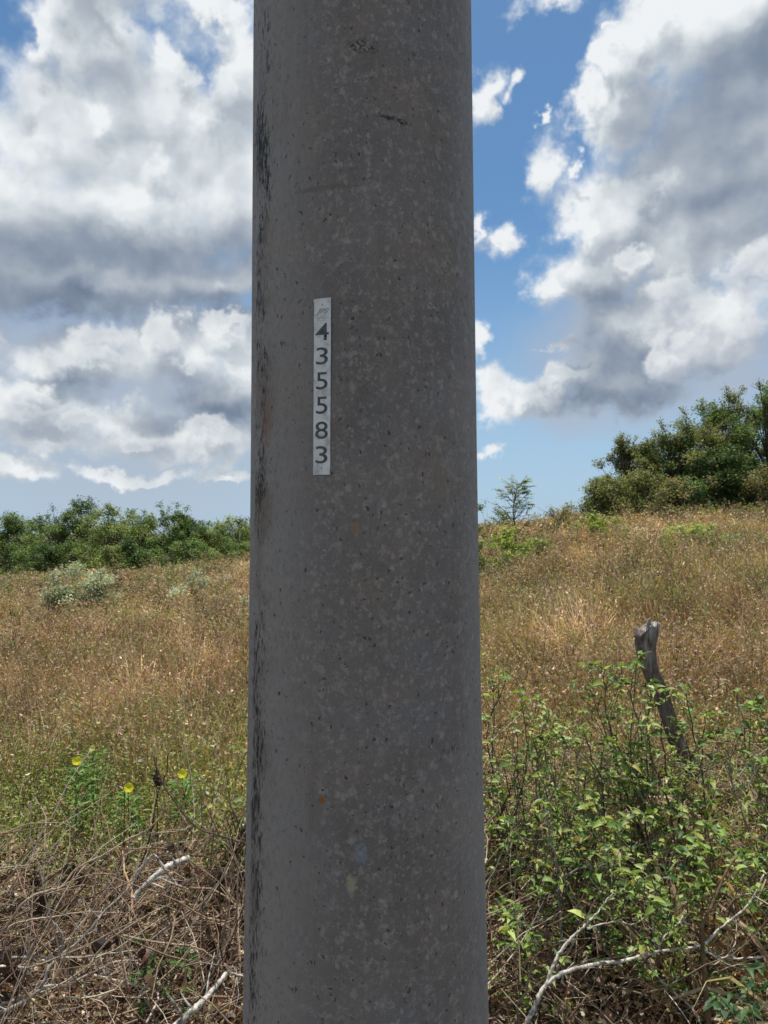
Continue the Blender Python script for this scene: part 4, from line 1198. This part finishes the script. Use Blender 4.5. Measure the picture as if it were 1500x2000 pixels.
# jagged broken top
wrp = lambda c_, w_: np.exp(-(((ang - c_ + math.pi) % (2 * math.pi) - math.pi) / w_) ** 2)
jag = .020 * np.cos(ang) - .030 * wrp(2.3, .4) - .034 * wrp(4.1, .45) + .016 * wrp(math.pi, .3) + .004 * RNG.normal(0, 1, sides)
for k in range(6):
    V[k] += (-Tn[k])[None] * (jag * (1 - k / 6))[:, None]
k_ = np.arange(Kp - 1)[:, None]; j = np.arange(sides)[None]; j2 = (j + 1) % sides
a = k_ * sides + j; b = k_ * sides + j2; c = b + sides; d = a + sides
f = np.concatenate([np.stack([a, c, b], -1).reshape(-1, 3), np.stack([a, d, c], -1).reshape(-1, 3)])
mid = len(V.reshape(-1, 3))
Vall = np.vstack([V.reshape(-1, 3), cpt[3] + 0.0])
f = np.vstack([f, [(q, (q + 1) % sides, mid) for q in range(sides)]])
m = bpy.data.materials.new('weathered_wood'); m.use_nodes = True
T = NT(m.node_tree)
co = T.n('ShaderNodeTexCoord').outputs['Object']
st = T.vm('MULTIPLY', co, (1, 1, .12))
g_ = T.noise(st, 70, 6, .7, .6); g2 = T.noise(st, 210, 4, .6); g3 = T.noise(co, 9, 3, .5)
c_ = T.mix(T.sm(g_, .36, .62), (0.06, 0.045, 0.038), (0.47, 0.44, 0.40))
c_ = T.mix(T.sm(g2, .5, .75, 0, .6), c_, (0.66, 0.62, 0.57))
c_ = T.mix(T.sm(g3, .46, .64, 0, .7), c_, (0.10, 0.06, 0.04))
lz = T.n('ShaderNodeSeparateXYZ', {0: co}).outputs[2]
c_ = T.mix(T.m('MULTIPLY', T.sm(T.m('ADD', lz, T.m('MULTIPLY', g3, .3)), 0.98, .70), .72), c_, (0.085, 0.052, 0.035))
bp = T.n('ShaderNodeBump', {'Strength': 1.0, 'Distance': .006, 'Height': T.m('ADD', g_, T.m('MULTIPLY', g2, .4))})
bs = T.n('ShaderNodeBsdfPrincipled', {'Base Color': c_, 'Roughness': .85, 'Specular IOR Level': .2, 'Normal': bp.outputs[0]})
T.n('ShaderNodeOutputMaterial', {0: bs.outputs[0]})
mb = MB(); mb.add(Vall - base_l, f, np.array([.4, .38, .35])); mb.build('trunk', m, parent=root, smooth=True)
# torn splinters on its top
for (o_, hgt_, r_) in ((.014, .040, .019),):
    mb = MB(); p = cpt[1] - base_l + A[1] * 0
    p = p + np.array([o_, 0, 0])
    tubes(mb, resample([p + [0, 0, -.05], p + [0, 0, 0], p + [RNG.normal(0, .006), 0, hgt_ * .6], p + [RNG.normal(0, .01), 0, hgt_]], 9)[None], (np.linspace(1, .12, 9) * r_)[None], np.array([[.4, .38, .35]]), 7, cap=True)
    mb.build('splinter', m, parent=root, smooth=True)

# ------------------------------------------------------------------ leafy shrubs in the foreground
SHC = [(.16, .26, .05), (.26, .38, .08), (.38, .46, .13), (.48, .55, .23), (.06, .12, .025), (.42, .40, .10)]
SHW = [4, 4, 2.5, 1.8, 4, 1]
def leafy_shrub(base, tips, label, group, leaf=.034, dens=1.0, spikes=.5, cols=SHC, w=SHW, stem_r=.0045, twig_step=.045, name='leafy_shrub'):
    bx, by = base
    base = np.array([bx, by, gz(bx, by)])
    root = tag(empty(name, base), label, 'shrub', group)
    ms, ml, mf = MB(), MB(), MB()
    LP, LX, LU, LS = [], [], [], []
    SPK = []
    for tp in tips:
        tip = np.array(tp) - base
        mid = tip * [.45, .45, .45] + RNG.normal(0, .04, 3)
        start = np.array([RNG.normal(0, .02), RNG.normal(0, .02), -.02])
        Kp = 22
        c_ = resample([start, tip * [.16, .16, .22] + RNG.normal(0, .018, 3), mid, tip * [.8, .8, .74] + RNG.normal(0, .03, 3), tip], Kp)
        c_[2:-1] += RNG.normal(0, .004, (Kp - 3, 3))
        Ltot = np.linalg.norm(np.diff(c_, axis=0), axis=1).sum()
        rad = np.linspace(stem_r, .0013, Kp)
        scol = pick([(.16, .12, .09), (.24, .20, .16), (.12, .08, .06)], 1, None, .15)
        tubes(ms, c_[None], rad[None], scol, 6)
        ends = [(c_[-1], nrm(c_[-1] - c_[-3]))]
        nt = int(Ltot * 1.0 / twig_step * dens)
        for q in range(nt):
            s = RNG.uniform(.22, .98); i_ = int(s * (Kp - 1)); p = c_[i_]
            tdir = nrm(c_[min(i_ + 1, Kp - 1)] - c_[i_ - 1])
            dv = nrm(tdir * .6 + rdir(1, -.2, .9)[0] * 1.0)
            ln = RNG.uniform(.05, .20) * (1.15 - .5 * s)
            e_ = p + dv * ln + [0, 0, ln * .25]
            if e_[2] > tip[2] + .04: e_[2] = tip[2] + RNG.uniform(-.03, .02)
            tw = bez(p[None], (p + dv * ln * .35)[None], (p + dv * ln * .75 + [0, 0, ln * .1])[None], e_[None], 5)
            tubes(ms, tw, np.linspace(.0018, .0007, 5)[None], pick([(.20, .16, .11), (.17, .17, .08)], 1, None, .15), 4)
            nlv = int(RNG.integers(2, 6))
            for t_ in np.linspace(.3, .95, nlv):
                LP.append(tw[0][int(t_ * 4)]); LX.append(nrm(dv * .5 + rdir(1, -.3, .5)[0])); LS.append(RNG.uniform(.5, 1.0))
            ends.append((e_, nrm(dv + [0, 0, .6])))
        for (e_, dv) in ends:
            k = int(RNG.integers(4, 8))
            a0 = RNG.uniform(0, 6.28)
            for q in range(k):
                a_ = a0 + q * 2.4
                o_ = np.array([math.cos(a_), math.sin(a_), RNG.uniform(-.25, .45)])
                LP.append(e_ + RNG.normal(0, .004, 3)); LX.append(nrm(o_ + dv * .35)); LS.append(RNG.uniform(.45, 1.45))
            if RNG.random() < spikes: SPK.append((e_, nrm(dv * .7 + rdir(1, -.1, .6)[0] * .8)))
    n = len(LP); LP = np.array(LP); LX = np.array(LX); LS = np.array(LS) * leaf * .74 * np.exp(RNG.normal(0, .22, n))
    up = nrm(np.tile([0, 0, 1.], (n, 1)) + rdir(n) * .75)
    cc = pick(cols, n, w, .17)
    stamp(ml, LEAF_V, LEAF_F, LP, LX, up, LS, LS * RNG.uniform(.42, .66, n), LS * RNG.uniform(.8, 2.4, n), cc)
    # a few withered leaves
    k = max(2, n // 70)
    ii = RNG.integers(0, n, k)
    stamp(ml, CURL_V, CURL_F, LP[ii] + rdir(k) * .01, rdir(k, -1, .1), rdir(k), leaf * .9, leaf * .45, leaf, pick([(.42, .22, .05), (.30, .18, .07), (.50, .36, .08)], k, None, .2))
    if len(SPK) > 48: SPK = [SPK[q] for q in RNG.choice(len(SPK), 48, replace=False)]
    for (p, dv) in SPK:
        ln = RNG.uniform(.020, .050); q = 11
        t_ = np.linspace(0, 1, q); c_ = p + dv * (t_ * ln)[:, None] + np.array([0, 0, -.35 * ln]) * (t_ ** 2)[:, None]
        rr = .0026 * (1 + .4 * np.cos(np.arange(q) * math.pi)) * np.linspace(1, .5, q)
        mf = MB()
        tubes(mf, c_[None], rr[None], pick([(.44, .46, .16), (.34, .40, .15), (.50, .48, .22)], 1, None, .12), 5)
        mf.build('flower_spike', M_LEAF, parent=root, smooth=True)
    ml.build('leaves', M_LEAF, parent=root, smooth=True)
    ms.build('stems', M_TWIG, parent=root, smooth=True)
    return root
def tipsof(lst, dj=.16):
    return [at(px, py, d + RNG.uniform(-dj, dj)) for px, py, d in lst]
GS = 'leafy shrubs growing right of the pole'
leafy_shrub((.44, 2.62), tipsof([(966, 1332, 2.6), (990, 1322, 2.65), (1020, 1352, 2.6), (1048, 1362, 2.6), (1000, 1400, 2.5), (960, 1450, 2.5), (1075, 1392, 2.6), (978, 1545, 2.4), (1030, 1470, 2.5), (965, 1620, 2.4)]),
            'tall thin shrub with upright stems right beside the pole', GS, dens=.55, leaf=0.030, spikes=.3)
leafy_shrub((.88, 2.35), tipsof([(1152, 1345, 2.4), (1182, 1308, 2.4), (1212, 1303, 2.4), (1243, 1300, 2.4), (1272, 1335, 2.35), (1300, 1350, 2.4), (1340, 1345, 2.4), (1375, 1395, 2.4), (1235, 1390, 2.3), (1185, 1400, 2.3), (1265, 1440, 2.3), (1130, 1420, 2.4), (1160, 1500, 2.3), (1220, 1480, 2.25), (1270, 1540, 2.2), (1150, 1580, 2.2)], .12),
            'largest leafy shrub, reaching up in front of the grey post', GS, dens=.78, leaf=0.031, spikes=.75, stem_r=.0065)
leafy_shrub((.62, 2.15), tipsof([(1000, 1425, 2.2), (1040, 1440, 2.2), (1062, 1405, 2.2), (1092, 1430, 2.2), (1125, 1450, 2.15), (1010, 1500, 2.1), (1080, 1510, 2.1), (1145, 1510, 2.1), (1050, 1590, 2.05), (1120, 1580, 2.05), (990, 1600, 2.1), (1170, 1600, 2.05), (1080, 1660, 2.0), (1010, 1690, 2.0)]),
            'bushy low shrub between the thin shrub and the largest one', GS, dens=.8, leaf=0.026, spikes=.6)
leafy_shrub((1.10, 2.1), tipsof([(1440, 1350, 2.4), (1478, 1378, 2.4), (1505, 1400, 2.4), (1425, 1440, 2.3), (1470, 1490, 2.2), (1490, 1540, 2.1), (1410, 1650, 2.0), (1478, 1640, 2.0), (1350, 1640, 2.0), (1380, 1610, 2.05), (1530, 1470, 2.2)]),
            'shrub at the right edge with reddish upright stems', GS, dens=.6, leaf=0.033, spikes=.4)
leafy_shrub((.82, 1.95), tipsof([(1130, 1640, 1.9), (1180, 1610, 1.95), (1230, 1600, 1.95), (1280, 1590, 2.0), (1320, 1625, 1.95), (1200, 1680, 1.85), (1260, 1690, 1.85), (1310, 1700, 1.85), (1160, 1720, 1.85), (1360, 1690, 1.9), (1240, 1750, 1.8), (1100, 1730, 1.85)]),
            'dense low shrub with broad leaves in front at the lower right', GS, dens=.7, leaf=0.030, spikes=.3)
leafy_shrub((1.32, 2.0), tipsof([(1440, 1700, 1.95), (1480, 1690, 1.95), (1500, 1620, 2.0), (1410, 1740, 1.9), (1520, 1740, 1.9), (1560, 1560, 2.0), (1580, 1650, 2.0)]),
            'low shrub at the right edge above the dry straw', GS, dens=.7, leaf=0.031, spikes=.2)
leafy_shrub((.42, 1.95), tipsof([(965, 1700, 1.9), (985, 1760, 1.85), (1015, 1780, 1.85), (1050, 1740, 1.85), (970, 1840, 1.8), (1040, 1830, 1.8)]),
            'small sparse shrub low against the right side of the pole', GS, dens=.45, leaf=.030, spikes=.1)
leafy_shrub((1.05, 1.62), tipsof([(1440, 1950, 1.55), (1470, 1975, 1.5), (1400, 1960, 1.55), (1490, 1930, 1.55)], .05),
            'small sprout with long dark leaves in the bottom right corner', GS, dens=.3, leaf=.034, spikes=0, cols=[(.07, .14, .05), (.13, .2, .1)], w=[2, 1], stem_r=.003)
YC = [(.24, .28, .08), (.32, .34, .12), (.14, .20, .05), (.40, .36, .10)]
leafy_shrub((-.46, 2.75), tipsof([(470, 1468, 2.75), (440, 1505, 2.7), (418, 1545, 2.7), (484, 1545, 2.7), (455, 1580, 2.65), (400, 1590, 2.7), (500, 1500, 2.7)], .08),
            'small yellow green shrub against the left side of the pole', 'low shrubs left of the pole', dens=.45, leaf=.034, spikes=.1, cols=YC, w=[3, 2, 2, 1], stem_r=.003)

# sprouts in the dead heap
for (px, py, d, lab) in ((358, 1862, 1.95, 'small green sprout in the twig heap near the pole'), (318, 1892, 1.92, 'small green sprout over the dark gap in the heap')):
    p = at(px, py, d)
    leafy_shrub((p.x, d), [p + Vector((0, 0, .01)), p + Vector((.02, .01, -.02)), p + Vector((-.02, 0, -.03))], lab, 'green sprouts in the twig heap', dens=.3, leaf=.026, spikes=0, stem_r=.0016, name='green_sprout', cols=[(.12, .22, .05), (.08, .16, .04)], w=[1, 1])

# ------------------------------------------------------------------ yellow flowers
def flower_plant(px, py, d, label, faded=False):
    top = np.array(at(px, py, d)); bx, by = top[0] + RNG.normal(0, .02), top[1] + RNG.normal(0, .02)
    base = np.array([bx, by, gz(bx, by)])
    root = tag(empty('yellow_flower', base), label, 'flower', 'yellow flowers left of the pole')
    t = top - base
    c_ = resample([(0, 0, 0), t * [.3, .3, .4] + [.01, 0, 0], t * [.8, .8, .75], t], 14)
    ms, ml, mp = MB(), MB(), MB()
    tubes(ms, c_[None], np.linspace(.003, .0014, 14)[None], np.array([[.16, .2, .06]]), 5)
    n = 150
    s = RNG.uniform(.35, .97, n); ii = (s * 13).astype(int)
    X = rdir(n, .0, .8); p = c_[ii] + X * [.06, .06, 0] * RNG.random((n, 1))
    stamp(ml, LEAF_V, LEAF_F, p, X, np.tile([0, 0, 1.], (n, 1)) + rdir(n) * .3, RNG.uniform(.03, .06, n), RNG.uniform(.008, .014, n), .03, pick([(.12, .26, .04), (.20, .36, .07), (.08, .18, .03)], n, None, .15))
    k = 5
    a_ = np.arange(k) * 2 * math.pi / k + RNG.uniform(0, 6)
    face = nrm(np.array([RNG.normal(0, .2), -.75, .65]))
    e1 = nrm(np.cross(face, [0, 0, 1.])); e2 = np.cross(face, e1)
    X = np.cos(a_)[:, None] * e1 + np.sin(a_)[:, None] * e2 + face * .25
    s_ = .021 if not faded else .016
    PV = np.array([(0, 0, 0), (.45, .34, .12), (.45, 0, 0), (.45, -.34, .12), (.85, .48, .30), (.86, 0, .10), (.85, -.48, .25), (1.05, .25, .22), (1.05, -.25, .30)], float)
    PF = np.array([(0, 2, 1), (0, 3, 2), (1, 2, 5), (1, 5, 4), (2, 3, 6), (2, 6, 5), (4, 5, 7), (5, 6, 8), (5, 8, 7)])
    pc_ = (.80, .72, .06) if not faded else (.78, .70, .30)
    stamp(mp, PV, PF, np.tile(t, (k, 1)), X, np.tile(face, (k, 1)), s_, s_, s_, pick([pc_], k, None, .05))
    ms.build('stem', M_LEAF, parent=root, smooth=True); ml.build('leaves', M_LEAF, parent=root, smooth=True)
    mp.build('petals', M_PETAL, parent=root)
flower_plant(150, 1488, 3.3, 'yellow flower on a bright green leafy stem, leftmost in the field')
flower_plant(182, 1463, 3.45, 'half closed pale yellow flower highest of the yellow ones', True)
flower_plant(251, 1540, 3.1, 'yellow flower lowest of the yellow ones, above the twig heap')
flower_plant(356, 1513, 3.2, 'yellow flower nearest to the left side of the pole')

# dead seed stalks
def dead_stalk(px, py, d, base_py, label, blob):
    top = np.array(at(px, py, d)); base = np.array([top[0] + RNG.normal(0, .02), d, gz(top[0], d)])
    root = tag(empty('dead_stalk', base), label, 'dead stalk', 'dead flower stalks left of the pole')
    t = top - base; ms, mh = MB(), MB()
    c_ = resample([(0, 0, 0), t * .5 + [.008, 0, 0], t], 10)
    tubes(ms, c_[None], np.linspace(.0028, .0015, 10)[None], np.array([[.08, .055, .04]]), 5)
    n = 26; p0 = c_[int(blob * 9)]
    stamp(mh, CURL_V, CURL_F, p0 + rdir(n) * [.012, .012, .022], rdir(n, -1, .6), rdir(n), RNG.uniform(.012, .028, n), .010, .02, pick([(.045, .03, .025), (.08, .05, .035)], n, None, .2))
    ms.build('stem', M_TWIG, parent=root, smooth=True); mh.build('withered_leaves', M_DRY, parent=root)
dead_stalk(243, 1545, 2.7, 1700, 'thin black dead stalk with shrivelled leaves below a yellow flower', .66)
dead_stalk(305, 1480, 2.75, 1700, 'dark dead stalk with a small withered tip left of the pole', .97)
dead_stalk(470, 1745, 2.2, 1800, 'dark stalk with hanging brown leaves beside the foot of the pole', .85)
dead_stalk(415, 1850, 2.05, 1900, 'short dark stalk with shrivelled leaves above the white branch', .9)
dead_stalk(68, 1690, 2.5, 1800, 'small dark stalk with brown leaves near the left edge', .9)
